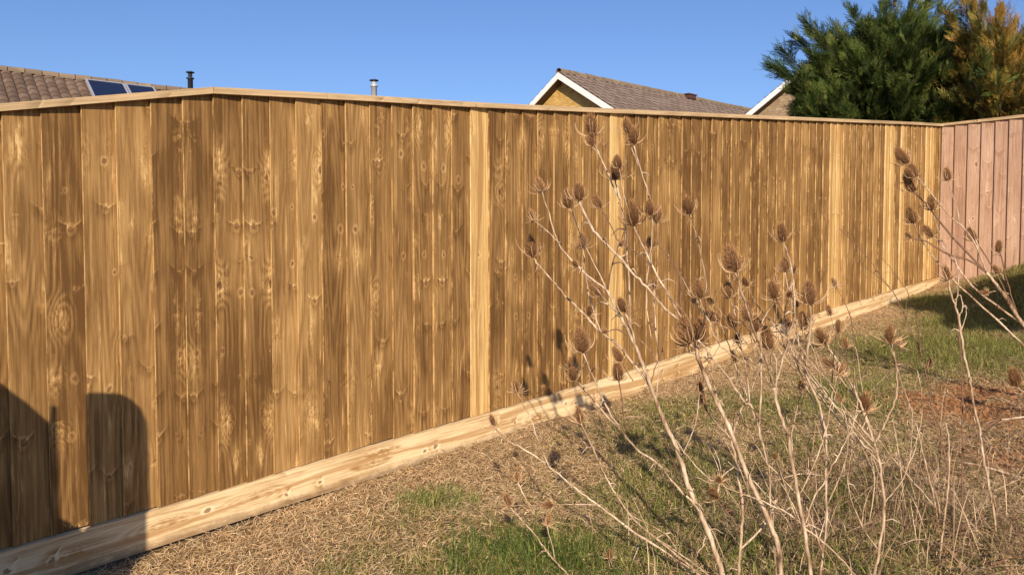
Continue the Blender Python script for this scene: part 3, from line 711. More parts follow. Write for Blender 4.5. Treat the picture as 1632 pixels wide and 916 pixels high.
# black flue and steel flue rise from the far slope of the left house's roof
for px, py, dpt, wpx, mat, mcap in ((303, 113, 31, 8, M['black'], M['black']), (596, 126, 33, 9, M['steel'], M['black'])):
    top = at(px, py, dpt); r = wpx / 1300 * dpt / 2; cz = top[2]
    H = 1.9
    lathe('flue', mat, (top[0], top[1], cz - H), [(0, r), (H - .32, r), (H - .30, r * 1.5), (H - .27, r * 1.5), (H - .26, r * .8), (H - .07, r * .8), (H - .065, 0.001)], h1)
    lathe('flue_cap', mcap, (top[0], top[1], cz - .08), [(0, .001), (0, r * 1.6), (.03, r * 1.6), (.055, r * .9), (.06, .001)], h1)

# ------------------------------------------------------------------ conifers
def conifer(name, base, tips, rad, height, label, cols, nfill, trunk_h, seed, spray_len=0.32, up=0.5, zlow=1.7, brown=False):
    """limbs from a leaning trunk out to each tip, every limb carrying flat feathery sprays of many narrow leaflets"""
    r = np.random.default_rng(seed); base = np.array(base, float)
    root = thing(name, base, label, 'tree', 'conifers behind the corner of the fence')
    mt = MB(); zb = base[2]
    tr = [base + np.array([0, 0, -.2]), base + np.array([.05, 0, trunk_h * .5]), base + np.array([0, .05, trunk_h])]
    mt.tube(catmull(tr), np.linspace(.16, .03, 13), 8)
    TP = list(tips)
    for _ in range(nfill):
        th = r.uniform(0, 2 * math.pi); zf = r.random()
        z = zlow + (height - zlow) * zf ** 0.85; R = rad(zf) * r.uniform(.62, 1.0)
        TP.append(base + np.array([math.cos(th) * R, math.sin(th) * R, z]))
    SV = []; 
    pos = []; dirs = []; lens = []; nor = []
    for tip in TP:
        tip = np.array(tip); hz = tip[2] - base[2]; start = base + np.array([0, 0, max(.3, hz * r.uniform(.60, .90))])
        midp = start * .5 + tip * .5 + np.array([0, 0, -.10 * np.linalg.norm(tip - start)]) + r.normal(0, .05, 3)
        c = catmull([start, midp, tip], 5); mt.tube(c, np.linspace(.028, .006, len(c)), 4, False)
        L = np.linalg.norm(tip - start); ns = int(12 + L * 30)
        for q in range(ns):
            f = 1 - r.random() ** 1.5 * .78 if q > 2 else 1.0
            k = f * (len(c) - 1); i0 = min(int(k), len(c) - 2); p = c[i0] + (c[i0 + 1] - c[i0]) * (k - i0)
            dr = c[i0 + 1] - c[i0]; dr = dr / (np.linalg.norm(dr) + 1e-9)
            dr = dr * .9 + r.normal(0, .36 if q > 2 else .15, 3) + np.array([0, 0, up * .12]); dr /= np.linalg.norm(dr)
            pos.append(p + r.normal(0, .05 if q > 6 else .02, 3) * (1.6 - f)); dirs.append(dr); lens.append(spray_len * r.uniform(.6, 1.25) * (1.1 - .25 * f))
    pos = np.array(pos); dirs = np.array(dirs); lens = np.array(lens); n = len(pos)
    nr = r.normal(0, 1, (n, 3)) + np.array([0, 0, 1.0]); sdv = np.cross(dirs, nr); sdv /= np.linalg.norm(sdv, axis=1)[:, None]; nv = np.cross(sdv, dirs)
    V = []; T = []; C = []; m = 0
    colr = np.array(cols); bc = colr[r.integers(0, len(colr), n)] * r.uniform(.75, 1.25, (n, 1))
    if brown:                                   # the side away from the neighbour has turned golden
        fg = np.clip((pos[:, 0] - base[0]) / .8 + 1.75 + .12 * (pos[:, 2] - base[2] - 2.6) + r.normal(0, .25, n), 0, 1)[:, None]
        bc = bc * fg + np.array(GREENS)[r.integers(0, 5, n)] * r.uniform(.9, 1.9, (n, 1)) * (1 - fg)
    J = 13
    for j in range(J):
        f = (j + .5) / J
        for sg in (-1, 1):
            tl = lens * .34 * math.sin(math.pi * (.22 + .74 * f)) * r.uniform(.75, 1.2, n)
            if j == J - 1 and sg == 1: d2 = dirs; tl = lens * .2
            else: d2 = dirs * .78 + sdv * sg * .62 + nv * r.normal(0, .14, (n, 1)) + np.array([0, 0, -.10]) * f; d2 = d2 / np.linalg.norm(d2, axis=1)[:, None]
            p = pos + dirs * (lens * f)[:, None] + np.array([0, 0, -.05]) * (f * f * lens)[:, None]
            w3 = np.cross(d2, nv); w3 /= np.linalg.norm(w3, axis=1)[:, None]; w = (tl * .045 + .0022)[:, None]
            b = np.stack([p, p + d2 * tl[:, None] * .45 + w3 * w, p + d2 * tl[:, None], p + d2 * tl[:, None] * .45 - w3 * w], 1)
            V.append(b.reshape(-1, 3)); T.append(np.arange(n)[:, None] * 4 + np.array([[0, 1, 2, 3]]) + m); m += n * 4
            C.append(np.repeat(bc * r.uniform(.7, 1.4, (n, 1)), 4, 0))
    b = np.stack([pos - sdv * .003, pos + sdv * .003, pos + dirs * lens[:, None] + sdv * .001, pos + dirs * lens[:, None] - sdv * .001], 1)
    V.append(b.reshape(-1, 3)); T.append(np.arange(n)[:, None] * 4 + np.array([[0, 1, 2, 3]]) + m); C.append(np.repeat(bc * .8, 4, 0))
    np_mesh('crown', np.concatenate(V), [np.concatenate(T)], M['needle'], root, False, {'tint': np.concatenate(C)})
    mt.build('trunk', M['bark'], root, True)
    return root
M['bark'] = simple('bark', (0.09, 0.06, 0.04), 0.9, var=0.4, sc=20, bump=0.5)
TY = 13.2
cb = at(1422, 200, TY); cb[2] = float(ground_z(cb[0], cb[1]))
tips = [at(px, py, TY + dy) for px, py, dy in ((1236, 110, -.4), (1254, 88, .2), (1256, 125, .1), (1274, 66, 0), (1288, 42, .2), (1298, 56, -.3), (1270, 150, -.4), (1284, 172, -.5), (1362, 24, .2), (1335, 48, -.2), (1312, 70, 0),
        (1385, 45, -.3), (1408, 18, .2), (1418, -10, .1), (1436, -45, 0), (1445, -75, .1), (1462, -20, -.2), (1475, 8, .2), (1490, -4, 0), (1500, 20, .2), (1512, 38, 0), (1300, 95, -.7), (1340, 85, -.8), (1400, 70, -.9), (1450, 60, -1.0), (1500, 90, -.9), (1530, 70, -.4),
        (1280, 130, -.9), (1330, 150, -1.3), (1390, 120, -1.4), (1440, 150, -1.5), (1290, 178, -1.0), (1350, 185, -1.3), (1460, 110, -1.5), (1540, 130, -1.0), (1570, 160, -.8))]
GREENS = [(0.036, 0.062, 0.014), (0.060, 0.092, 0.020), (0.090, 0.112, 0.024), (0.028, 0.046, 0.014), (0.120, 0.140, 0.038)]
conifer('conifer_tree', cb, tips, lambda z: 1.50 * (1 - z ** 1.9) ** .5 + .08, 3.55, 'dark green feathery conifer rising over the far corner of the fence', GREENS, 290, 2.6, 3)
gbz = at(1612, 200, 12.0); gbz[2] = float(ground_z(gbz[0], gbz[1]))
tips2 = [at(px, py, 11.8 + dy) for px, py, dy in ((1538, 8, 0), (1552, 20, -.2), (1520, 40, .1), (1570, 22, .2), (1598, 30, 0), (1590, 45, -.3), (1615, 48, .2), (1632, 66, 0), (1560, 50, -.6), (1600, 80, -.9), (1570, 100, -1.0), (1620, 120, -1.2), (1650, 70, -.2), (1680, 80, 0), (1590, 140, -1.2), (1640, 160, -1.3), (1550, 120, -.8), (1700, 100, .2), (1540, 70, -.3))]
GOLD = [(0.26, 0.155, 0.030), (0.32, 0.185, 0.038), (0.14, 0.10, 0.025), (0.09, 0.085, 0.025), (0.32, 0.19, 0.05)]
conifer('conifer_tree', gbz, tips2, lambda z: 1.15 * (1 - z ** 2.4) ** .5 + .1, 3.05, 'golden brown conifer leaning at the right edge beside the green one', GOLD, 240, 2.3, 5, spray_len=.32, up=1.6, brown=True)

# tree on the right, outside the picture, whose crown shades the top of the lawn
def leafy(name, base, cz, rx, ry, rz, label, n, seed, parent_h):
    r = np.random.default_rng(seed); base = np.array(base, float); root = thing(name, base, label, 'tree')
    mt = MB(); mt.tube(catmull([base + (0, 0, -.1), base + (.05, .03, parent_h * .5), base + (0, 0, cz - base[2])]), np.linspace(.10, .05, 13), 8)
    C0 = np.array([base[0], base[1], cz])
    for _ in range(26):
        d = r.normal(0, 1, 3); d /= np.linalg.norm(d); tip = C0 + d * (rx * .8, ry * .8, rz * .8)
        mt.tube(catmull([C0 - (0, 0, rz * .5), (C0 + tip) / 2 - (0, 0, .1), tip]), np.linspace(.03, .006, 13), 4, False)
    mt.build('trunk', M['bark'], root, True)
    d = r.normal(0, 1, (n, 3)); d /= np.linalg.norm(d, axis=1)[:, None]; d *= (r.random((n, 1)) ** .4) * (1 + .15 * np.sin(d[:, :1] * 9) * np.cos(d[:, 2:] * 7))
    p = C0 + d * (rx, ry, rz); a = r.normal(0, 1, (n, 3)); a /= np.linalg.norm(a, axis=1)[:, None]; b = np.cross(a, r.normal(0, 1, (n, 3))); b /= np.linalg.norm(b, axis=1)[:, None]
    L = r.uniform(.035, .07, (n, 1)); V = np.stack([p - a * L, p + b * L * .5, p + a * L, p - b * L * .5], 1)
    col = np.array([(0.06, 0.09, 0.025)]) * r.uniform(.7, 1.5, (n, 1))
    np_mesh('crown', V.reshape(-1, 3), [np.arange(n)[:, None] * 4 + np.array([[0, 1, 2, 3]])], M['leaf'], root, False, {'tint': np.repeat(col, 4, 0)})
SHX, SHY = 5.78, 2.6
leafy('garden_tree', (SHX, SHY, float(ground_z(SHX, SHY))), 3.25, 2.05, .6, .62, 'round leafy garden tree at the right, shading the top of the lawn', 26000, 4, 2.6)

# added panel and post, unseen at the left, shaped to cast the fence shadow
gy_ = 1.4; gz0 = float(ground_z(-1.8, gy_)) + .02
shadow_caster = thing('garden_gate', (-1.8, gy_, gz0), 'round-topped wooden garden gate and post at the left', 'gate')
def slab(name, outline, mat, y0, y1):
    mb = MB(); n = len(outline); V = [(x, y0, z) for x, z in outline] + [(x, y1, z) for x, z in outline]
    me = bpy.data.meshes.new(name); o0 = origin(shadow_caster)
    me.from_pydata([tuple(np.array(v) - np.array(o0)) for v in V], [], [list(range(n)), list(range(2 * n - 1, n - 1, -1))] + [(i, n + i, n + (i + 1) % n, (i + 1) % n) for i in range(n)])
    me.update(); me.materials.append(mat); o = bpy.data.objects.new(name, me); COL.objects.link(o); o.parent = shadow_caster; return o
M['gatewood'] = simple('stained_wood', (0.22, 0.12, 0.06), 0.7, var=.3)
arc = [(-1.412 - .10 + .10 * math.cos(a), 1.69 + .09 * math.sin(a)) for a in np.linspace(0, math.pi / 2, 7)]
slab('gate_post', [(-1.574, gz0 - .1), (-1.412, gz0 - .1)] + [(-1.412, 1.60), (-1.416, 1.65), (-1.43, 1.692), (-1.455, 1.722), (-1.49, 1.736), (-1.53, 1.725), (-1.574, 1.707)], M['gatewood'], gy_, gy_ + .09)
slab('gate_leaf', [(-2.75, gz0 + .03), (-1.568, gz0 + .03), (-1.568, 1.20), (-1.64, 1.25), (-1.64, 1.655), (-1.655, 1.655), (-1.66, 1.59), (-1.71, 1.65), (-1.77, 1.705), (-1.86, 1.75), (-2.0, 1.79), (-2.2, 1.80), (-2.5, 1.76), (-2.75, 1.64)], M['gatewood'], gy_ + .02, gy_ + .06)

# ------------------------------------------------------------------ teasels
t = NT('dry_stem'); co = t.coord(); x, y, z = t.xyz(co)
n = t.noise(co, sc=(90, 90, 14), detail=3); n2 = t.noise(co, scale=9, detail=3)
c = t.ramp(t.math('ADD', t.math('MULTIPLY', n, .6), t.math('MULTIPLY', n2, .55)), [(0.40, (0.11, 0.06, 0.034)), (0.48, (0.28, 0.18, 0.105)), (0.60, (0.46, 0.335, 0.22)), (0.78, (0.74, 0.61, 0.45))])
t.bump(n, .5, .002); M['stem'] = t.out(c, .6, spec=.3)
t = NT('dark_stem'); n = t.noise(t.coord(), scale=40, detail=3); M['stem_dark'] = t.out(t.mix(n, (0.10, .05, .03), (0.26, .15, .09)), .7)
M['core'] = simple('seed_core', (0.085, 0.042, 0.026), .85, var=.5, sc=60)
M['head'] = tinted('head_spines', .75, .15)
M['bract'] = tinted('bracts', .6, .25)
def head_meshes(seed, star):
    r = np.random.default_rng(seed); mb = MB(); V = []; Cc = []
    # core
    ns, k = 12, 12; prof = []
    rad = .20 if not star else .12; z0 = .04
    for i in range(ns + 1):
        tt = i / ns; prof.append((z0 + tt * (.86 if not star else .6), rad * (math.sin(math.pi * min(1, .10 + .86 * tt ** .95)) ** .5 if tt < 1 else 0.05)))
    for zz, rr in prof:
        for j in range(k): a = 2 * math.pi * j / k; V.append((rr * math.cos(a), rr * math.sin(a), zz))
    Q = [(i * k + j, i * k + (j + 1) % k, (i + 1) * k + (j + 1) % k, (i + 1) * k + j) for i in range(ns) for j in range(k)]
    V = np.array(V); dark = np.array((0.10, .05, .024)); mb.add(V, Q, tint=np.tile(dark, (len(V), 1)))
    N = 520 if not star else 220
    for i in range(N):
        tt = (i + .5) / N; a = i * 2.39996; zz = z0 + tt * (prof[-1][0] - z0); rr = float(np.interp(zz, [p[0] for p in prof], [p[1] for p in prof])) * .97
        o = np.array([math.cos(a), math.sin(a), 0.]); d = o * (1.0 - .55 * tt) + np.array([0, 0, .25 + 1.1 * tt]) + r.normal(0, .12, 3); d /= np.linalg.norm(d)
        L = r.uniform(.10, .23) * (1.3 if tt > .9 else 1); p = o * rr + np.array([0, 0, zz]); s = np.cross(d, o); s /= np.linalg.norm(s) + 1e-6; w = .011; u = np.cross(s, d)
        col = np.array((0.40, .215, .095)) * r.uniform(.45, 1.8)
        mb.add([p - s * w, p + s * w, p + u * w, p + d * L], T=[(0, 1, 3), (1, 2, 3), (2, 0, 3)], tint=[col * .6, col * .6, col * .6, col])
    body = mb
    bb = MB(); nb = 11 if not star else 22
    for i in range(nb):
        a = 2 * math.pi * i / nb + r.normal(0, .18); o = np.array([math.cos(a), math.sin(a), 0.]); L = r.uniform(.55, 1.15) if not star else r.uniform(.35, .75)
        e = r.uniform(-.15, .35) if not star else r.uniform(-.5, 1.1); p = o * .05 + np.array([0, 0, .03]); pts = [p.copy()]; seg = 8
        cv = r.uniform(.14, .26) if not star else r.uniform(.0, .14)
        for q in range(seg):
            p = p + (o * math.cos(e) + np.array([0, 0, math.sin(e)])) * L / seg; e += cv; e = min(e, 1.75); pts.append(p.copy())
        n0 = bb.n; bb.tube(pts, np.linspace(.024, .007, seg + 1), 4, False); col = np.array((.50, .33, .18)) * r.uniform(.7, 1.4)
        bb.A.setdefault('tint', []).append(np.tile(col, (bb.n - n0, 1)))
    def me(m, name, mat):
        o = m.build(name, mat); d = o.data; bpy.data.objects.remove(o); return d
    return me(body, 'seed_head', M['head']), me(bb, 'bracts', M['bract'])
HM = [head_meshes(s, False) for s in (1, 2, 3, 4)]; SM = [head_meshes(s, True) for s in (11, 12, 13)]
# Each plant: base sight line, and its stalks traced root first or tip first; H = seed head at the tip (length in px), * = open starry one
def teasel(label, base, stalks, seed, lean=0.0, dark=False, spread=0.22, cat='teasel', name='teasel_plant', bdepth=None, headdepth=0.0, extra=0):
    r = np.random.default_rng(seed); b = ground_hit(*base); D0 = b[1] if bdepth is None else bdepth
    if bdepth is not None: b = at(*base, bdepth)
    root = thing(name, b, label, cat, 'dried teasel plants on the lawn')
    done = []                                   # (px, py, depth)
    heads = []
    for st in stalks:
        pts = [tuple(p) for p in st['p']]; r0, r1 = st.get('r', (3, 2)); hd = st.get('h')
        if not done: pts[0] = base if pts[0] == 'base' else pts[0]; dep0 = D0
        else:
            q = np.array(done); dd = np.hypot(q[:, 0] - pts[0][0], q[:, 1] - pts[0][1]); i_ = int(dd.argmin())
            dep0 = q[i_, 2] if dd[i_] < 26 else D0 + st.get('dd', r.uniform(-.12, .12))
            if dd[i_] < 14: pts[0] = (q[i_, 0], q[i_, 1])
        if st.get('g'): dep0 = ground_hit(*pts[0])[1] - .01
        Lp = sum(math.dist(a, c) for a, c in zip(pts[:-1], pts[1:]))
        dep1 = dep0 + st.get('d', (r.uniform(-1, 1) * spread + lean) * Lp / 300)
        if st.get('g') == 2: dep1 = ground_hit(*pts[-1])[1] - .02
        cum = np.concatenate([[0], np.cumsum([math.dist(a, c) for a, c in zip(pts[:-1], pts[1:])])]) / Lp
        P3 = np.array([at(p[0], p[1], dep0 + (dep1 - dep0) * f) for p, f in zip(pts, cum)])
        c = catmull(P3, 5); c[1:-1] += r.normal(0, .0012, c[1:-1].shape); n = len(c)
        rad = np.linspace(r0, r1, n) * .36 / 1300 * dep0
        # knuckles where leaves once sat
        kn = 1 + .16 * (np.arange(n) % 5 == 0) * (np.arange(n) > 0); mb = MB(); dk = dark or st.get('dark'); mb.tube(c, rad * kn, 7)
        for p, f in zip(catmull(np.array([(*p, 0) for p in pts]), 5), np.linspace(0, 1, n)): done.append((p[0], p[1], dep0 + (dep1 - dep0) * f))
        if len(P3) > 2 and r0 > 2.4:            # withered leaf bases at some joints
            for kk in range(1, len(P3) - 1):
                if r.random() < .55:
                    a = P3[kk]; dr = r.normal(0, 1, 3); dr[2] = abs(dr[2]) * .3 - .2; dr /= np.linalg.norm(dr); L = r.uniform(.02, .06)
                    mb.tube([a, a + dr * L * .5 + (0, 0, .006), a + dr * L + (0, 0, -.012)], [.003, .0022, .0008], 4)
        mb.build('stem' if len(done) < 80 and st is stalks[0] else 'branch', M['stem_dark'] if dk else M['stem'], root, True)
        if hd:
            tdir = P3[-1] - P3[-2]; tdir /= np.linalg.norm(tdir); tdir = tdir + r.normal(0, .08, 3); tdir[1] += r.uniform(-.25, .25)
            if st.get('hdir') is not None: tdir = np.array((st['hdir'][0], r.uniform(-.3, .3), st['hdir'][1]), float)
            heads.append((P3[-1], tdir, hd * .86 / 1300 * dep1, st.get('star', False)))
    for _ in range(extra):                      # fine side twigs
        k = int(r.integers(len(done) // 4, len(done))); p0 = done[k]; L = r.uniform(35, 120); a = math.radians(r.uniform(60, 140)); m_ = a + r.normal(0, .35)
        q = [(p0[0], p0[1]), (p0[0] + L * .5 * math.cos(a), p0[1] - L * .5 * math.sin(a)), (p0[0] + L * .5 * (math.cos(a) + math.cos(m_)), p0[1] - L * .5 * (math.sin(a) + math.sin(m_)))]
        if q[-1][1] < 400 or q[-1][0] > 1640: continue
        dd_ = r.normal(0, .12); P3 = [at(q[0][0], q[0][1], p0[2]), at(q[1][0], q[1][1], p0[2] + dd_ * .5), at(q[2][0], q[2][1], p0[2] + dd_)]
        c = catmull(P3, 4); mb = MB(); mb.tube(c, np.linspace(r.uniform(.0014, .0026), .0007, len(c)), 5); mb.build('twig', M['stem'] if r.random() < .55 else M['stem_dark'], root, True)
        if r.random() < .25: heads.append((P3[-1], P3[-1] - P3[-2], r.uniform(16, 26), True)); heads[-1] = (heads[-1][0], heads[-1][1], heads[-1][2] / 1300 * p0[2], True)
    for p, dr, L, star in heads:
        bm_, br_ = (SM if star else HM)[int(r.integers(0, 3 if star else 4))]
        h = bpy.data.objects.new('seed_head', bm_); COL.objects.link(h); h.parent = root; h.location = Vector(p) - root.location
        dv = Vector(dr).normalized(); qd = Vector((0, 0, 1)).rotation_difference(dv) @ Quaternion((0, 0, 1), r.uniform(0, 6.28))
        h.rotation_mode = 'QUATERNION'; h.rotation_quaternion = qd; wd = r.uniform(1.0, 1.25); h.scale = (L * wd, L * wd, L * 1.04)
        b_ = bpy.data.objects.new('bracts', br_); COL.objects.link(b_); b_.parent = h
    return root
def Sg(*p, **k): k['p'] = list(p); return k

# A: tall plant leaning up and left
teasel('tallest teasel, thick silvery stem leaning left, crowned by heads before the second pale board', (1165, 950), [
    Sg((1165, 950), (1152, 916), (1128, 845), (1100, 782), (1079, 715), (1058, 670), (1038, 618), (1024, 579), (1007, 539), (990, 505), (967, 462), r=(13, 5), d=-.05),
    Sg((967, 462), (928, 431), (891, 388), (875, 340), (864, 306), r=(5, 2.2), h=30),
    Sg((891, 388), (872, 368), (852, 352), r=(3, 2), h=30, star=True, hdir=(-.4, .9)),
    Sg((1007, 538), (1006, 522), (1001, 430), (996, 362), (988, 318), (981, 287), r=(4, 3.4), h=38, hdir=(0, 1)),
    Sg((988, 318), (968, 275), (955, 248), (944, 218), r=(4, 3), h=40, hdir=(-.1, 1)),
    Sg((955, 248), (948, 238), (944, 234), r=(2, 2), h=30, hdir=(-.1, 1)),
    Sg((1001, 400), (1000, 340), (992, 300), (987, 268), r=(2, 2), h=24),
    Sg((1038, 620), (1010, 580), (985, 550), (957, 528), (930, 500), (905, 475), (880, 447), (860, 424), (849, 410), r=(6, 3), h=40, hdir=(-.15, 1)),
    Sg((956, 525), (942, 482), (933, 437), (929, 396), r=(3.4, 2.6), h=28, hdir=(-.05, 1)),
    Sg((967, 457), (935, 397), (914, 344), (907, 332), r=(2.4, 2), h=34, hdir=(-.15, 1)),
    Sg((985, 508), (970, 485), (959, 471), r=(2.5, 2), h=26),
    Sg((1019, 550), (1004, 516), (995, 497), r=(5, 4), h=30),
    Sg((972, 460), (976, 420), (986, 393), (995, 365), (985, 345), r=(3.5, 1.5), dark=True),
    Sg((981, 398), (988, 392), r=(2, 2), h=14),
    Sg((1007, 539), (985, 525), (968, 528), r=(4, 2), dark=True, h=12),
    Sg((1038, 540), (1030, 480), (1034, 420), (1034, 395), r=(2.2, 2), h=28, star=True, hdir=(0, 1)),
    Sg((1055, 640), (1050, 580), (1043, 500), (1043, 462), r=(3.4, 2.5), h=30, star=True, hdir=(0, 1)),
    Sg((1038, 620), (1042, 590), (1055, 560), (1060, 520), r=(2.5, 1.5), dark=True),
    Sg((1125, 828), (1107, 803), (1082, 779), (1049, 739), (1018, 718), (995, 691), (963, 641), (942, 593), (929, 562), r=(5, 3.4), h=46, hdir=(-.12, 1)),
    Sg((995, 691), (948, 640), (925, 612), (912, 592), r=(3.5, 2.4), h=34, hdir=(-.2, 1), star=True),
    Sg((948, 640), (930, 620), (914, 606), r=(2.5, 2.2), h=28, dark=True, hdir=(-.1, 1)),
    Sg((1009, 607), (998, 590), (990, 576), r=(2.2, 2), h=30, dark=True),
    Sg((1128, 845), (1120, 870), (1112, 880), (1108, 905), r=(3, 1.5)),
], 21, extra=9)
# A2: stems crossing behind, ending in the upper cluster
teasel('teasel behind the tallest one with paired heads high above a pale fence board', (1240, 960), [
    Sg((1240, 960), (1245, 916), (1239, 863), (1221, 821), (1191, 754), (1161, 679), (1142, 640), (1125, 603), (1113, 570), (1110, 545), r=(11, 8), d=-.1),
    Sg((1111, 545), (1090, 512), (1053, 449), (1031, 406), (1010, 360), r=(5.5, 4), h=46, hdir=(-.1, 1)),
    Sg((1095, 520), (1060, 491), (1030, 457), (1004, 431), (988, 410), (959, 382), (940, 358), (923, 320), r=(4.5, 6), h=32, hdir=(-.05, 1)),
    Sg((1040, 425), (1010, 400), (986, 384), (975, 362), (957, 332), r=(2.4, 2.2), h=26, hdir=(-.4, .9), dark=True),
    Sg((1086, 500), (1084, 440), (1066, 410), (1049, 388), (1046, 355), r=(4, 2.2), dark=True, h=32, hdir=(.15, 1)),
    Sg((1031, 430), (1038, 385), (1040, 352), (1036, 344), r=(2.2, 2), h=30, hdir=(-.1, 1)),
    Sg((1038, 345), (1034, 314), (1023, 275), (1010, 230), r=(3.2, 3), h=32, hdir=(-.1, 1)),
    Sg((1023, 275), (1008, 240), (1002, 213), r=(2, 2), h=28, hdir=(-.2, 1)),
    Sg((1124, 470), (1124, 442), (1110, 380), (1098, 342), r=(2.6, 2.2), h=34, hdir=(-.2, 1)),
    Sg((1113, 560), (1105, 552), (1100, 548), r=(6, 5), h=50, hdir=(-.25, 1)),
    Sg((1113, 560), (1112, 552), (1112, 546), r=(5, 5), h=46, hdir=(.1, 1)),
    Sg((1113, 565), (1098, 560), (1092, 552), r=(4, 3), h=30, star=True, hdir=(-.6, .4)),
    Sg((1215, 703), (1197, 649), (1187, 640), (1162, 604), (1139, 573), (1112, 541), r=(5, 4)),
    Sg((1233, 850), (1227, 809), (1227, 760), (1221, 730), (1215, 705), (1209, 685), (1212, 640), (1213, 562), r=(4, 4.5)),
    Sg((1195, 645), (1187, 573), (1176, 547), r=(3.4, 2.5), h=28, star=True, hdir=(-.2, 1)),
    Sg((1200, 650), (1180, 600), (1172, 577), r=(2.4, 2), h=28, star=True, hdir=(-.3, 1)),
], 22, extra=15)
# F
teasel('slender teasel with forked pale stem low in the middle of the weeds', (1176, 960), [
    Sg((1176, 960), (1177, 908), (1182, 851), (1182, 791), (1173, 739), (1167, 700), r=(7, 5), d=0),
    Sg((1167, 700), (1175, 668), (1188, 640), (1205, 600), (1215, 560), r=(4, 2.6)),
    Sg((1167, 700), (1150, 655), (1134, 600), (1128, 560), r=(5, 3)),
    Sg((1167, 700), (1140, 672), (1125, 652), (1122, 642), r=(3, 2.4), h=28, star=True, hdir=(-.3, 1)),
    Sg((1173, 739), (1140, 765), (1122, 755), (1090, 720), (1070, 690), r=(3, 2.2)),
    Sg((1188, 640), (1180, 610), (1165, 560), (1150, 520), (1147, 512), r=(2.6, 2), h=32, hdir=(-.7, .5)),
    Sg((1177, 845), (1160, 815), (1145, 800), (1142, 795), r=(3, 2), h=26, dark=True),
    Sg((1182, 880), (1215, 840), (1236, 800), (1222, 785), r=(5, 3)),
], 23, spread=.15, extra=15)
# C
teasel('teasel with one large round head standing before the dark middle boards', (1297, 960), [
    Sg((1297, 960), (1293, 916), (1281, 839), (1272, 790), (1260, 724), (1256, 694), (1240, 650), (1234, 617), r=(9, 6.5), d=-.1),
    Sg((1234, 617), (1221, 573), (1204, 533), (1185, 476), (1172, 434), r=(5.5, 4), h=50, hdir=(-.25, 1), d=-.25),
    Sg((1236, 617), (1256, 545), (1264, 513), (1267, 500), (1264, 451), (1256, 405), (1247, 385), r=(4.5, 3), h=34, hdir=(-.15, 1)),
    Sg((1266, 508), (1260, 474), (1251, 434), r=(3, 2), h=26, hdir=(0, 1)),
    Sg((1264, 513), (1255, 511), (1238, 480), (1235, 476), r=(3, 2.4), h=34, dark=True, hdir=(-.25, 1)),
    Sg((1264, 513), (1250, 526), (1228, 529), (1205, 524), r=(2.6, 1.6), dark=True),
    Sg((1234, 615), (1216, 601), (1187, 579), (1162, 562), (1145, 547), (1128, 510), (1115, 476), r=(3.5, 2.5), h=34, hdir=(-.1, 1)),
    Sg((1173, 505), (1168, 490), (1163, 475), r=(2.6, 2.4), h=30, hdir=(-.1, 1)),
    Sg((1243, 640), (1237, 575), (1225, 558), r=(3.4, 2.6), h=44, hdir=(-.1, 1)),
    Sg((1200, 560), (1195, 530), (1193, 512), r=(2.4, 2.4), h=30, hdir=(-.2, 1)),
    Sg((1205, 570), (1206, 540), (1205, 528), r=(2.4, 2.4), h=24, hdir=(-.2, 1)),
    Sg((1190, 575), (1180, 545), (1170, 522), r=(2.6, 2.4), h=28, hdir=(-.4, 1)),
    Sg((1150, 545), (1140, 500), (1136, 485), r=(2, 2), h=16, hdir=(-.4, .6)),
    Sg((1283, 836), (1296, 797), (1316, 763), (1335, 727), (1351, 697), (1361, 687), r=(4, 3)),
    Sg((1274, 794), (1293, 751), (1313, 694), (1323, 649), (1327, 627), (1335, 598), r=(3.6, 2.6), h=36, star=True, hdir=(.5, .7)),
    Sg((1281, 839), (1260, 820), (1225, 803), (1195, 790), (1150, 775), (1110, 760), r=(3.4, 2)),
    Sg((1281, 839), (1311, 863), (1338, 887), (1363, 916), (1372, 930), r=(4, 3), d=-.1),
], 24, spread=.15, extra=15)
# E
teasel('teasel whose upright oval head stands clear above the gravel board', (1306, 945), [
    Sg((1306, 945), (1308, 908), (1317, 833), (1316, 766), (1316, 694), (1305, 644), (1285, 599), (1286, 568), (1292, 525), (1291, 486), r=(5, 5), h=44, hdir=(-.03, 1), d=-.1),
    Sg((1262, 720), (1262, 695), (1268, 661), (1278, 622), r=(3, 2.4), h=28, star=True, hdir=(0, 1), dd=.1),
    Sg((1285, 599), (1262, 560), (1235, 520), (1222, 505), r=(3, 2)),
    Sg((1316, 694), (1290, 625), (1255, 560), (1215, 515), r=(3.2, 2), h=24, hdir=(-.6, .5), star=True),
    Sg((1394, 722), (1355, 690), (1320, 650), (1285, 610), (1240, 555), r=(3.4, 2)),
    Sg((1340, 676), (1300, 620), (1262, 556), (1255, 545), r=(3, 2.2)),
    Sg((1312, 880), (1280, 800), (1225, 740), (1195, 690), (1180, 655), r=(3.6, 1.8)),
    Sg((1316, 800), (1345, 740), (1352, 690), (1340, 640), r=(3, 1.6), h=24, star=True),
    Sg((1314, 850), (1250, 815), (1205, 770), (1160, 735), r=(3, 1.6)),
    Sg((1318, 640), (1300, 570), (1282, 530), (1279, 520), r=(2.2, 2), h=26, hdir=(0, 1)),
    Sg((1300, 610), (1275, 560), (1268, 510), (1268, 490), r=(2.5, 2), h=20),
], 25, spread=.12, extra=15)
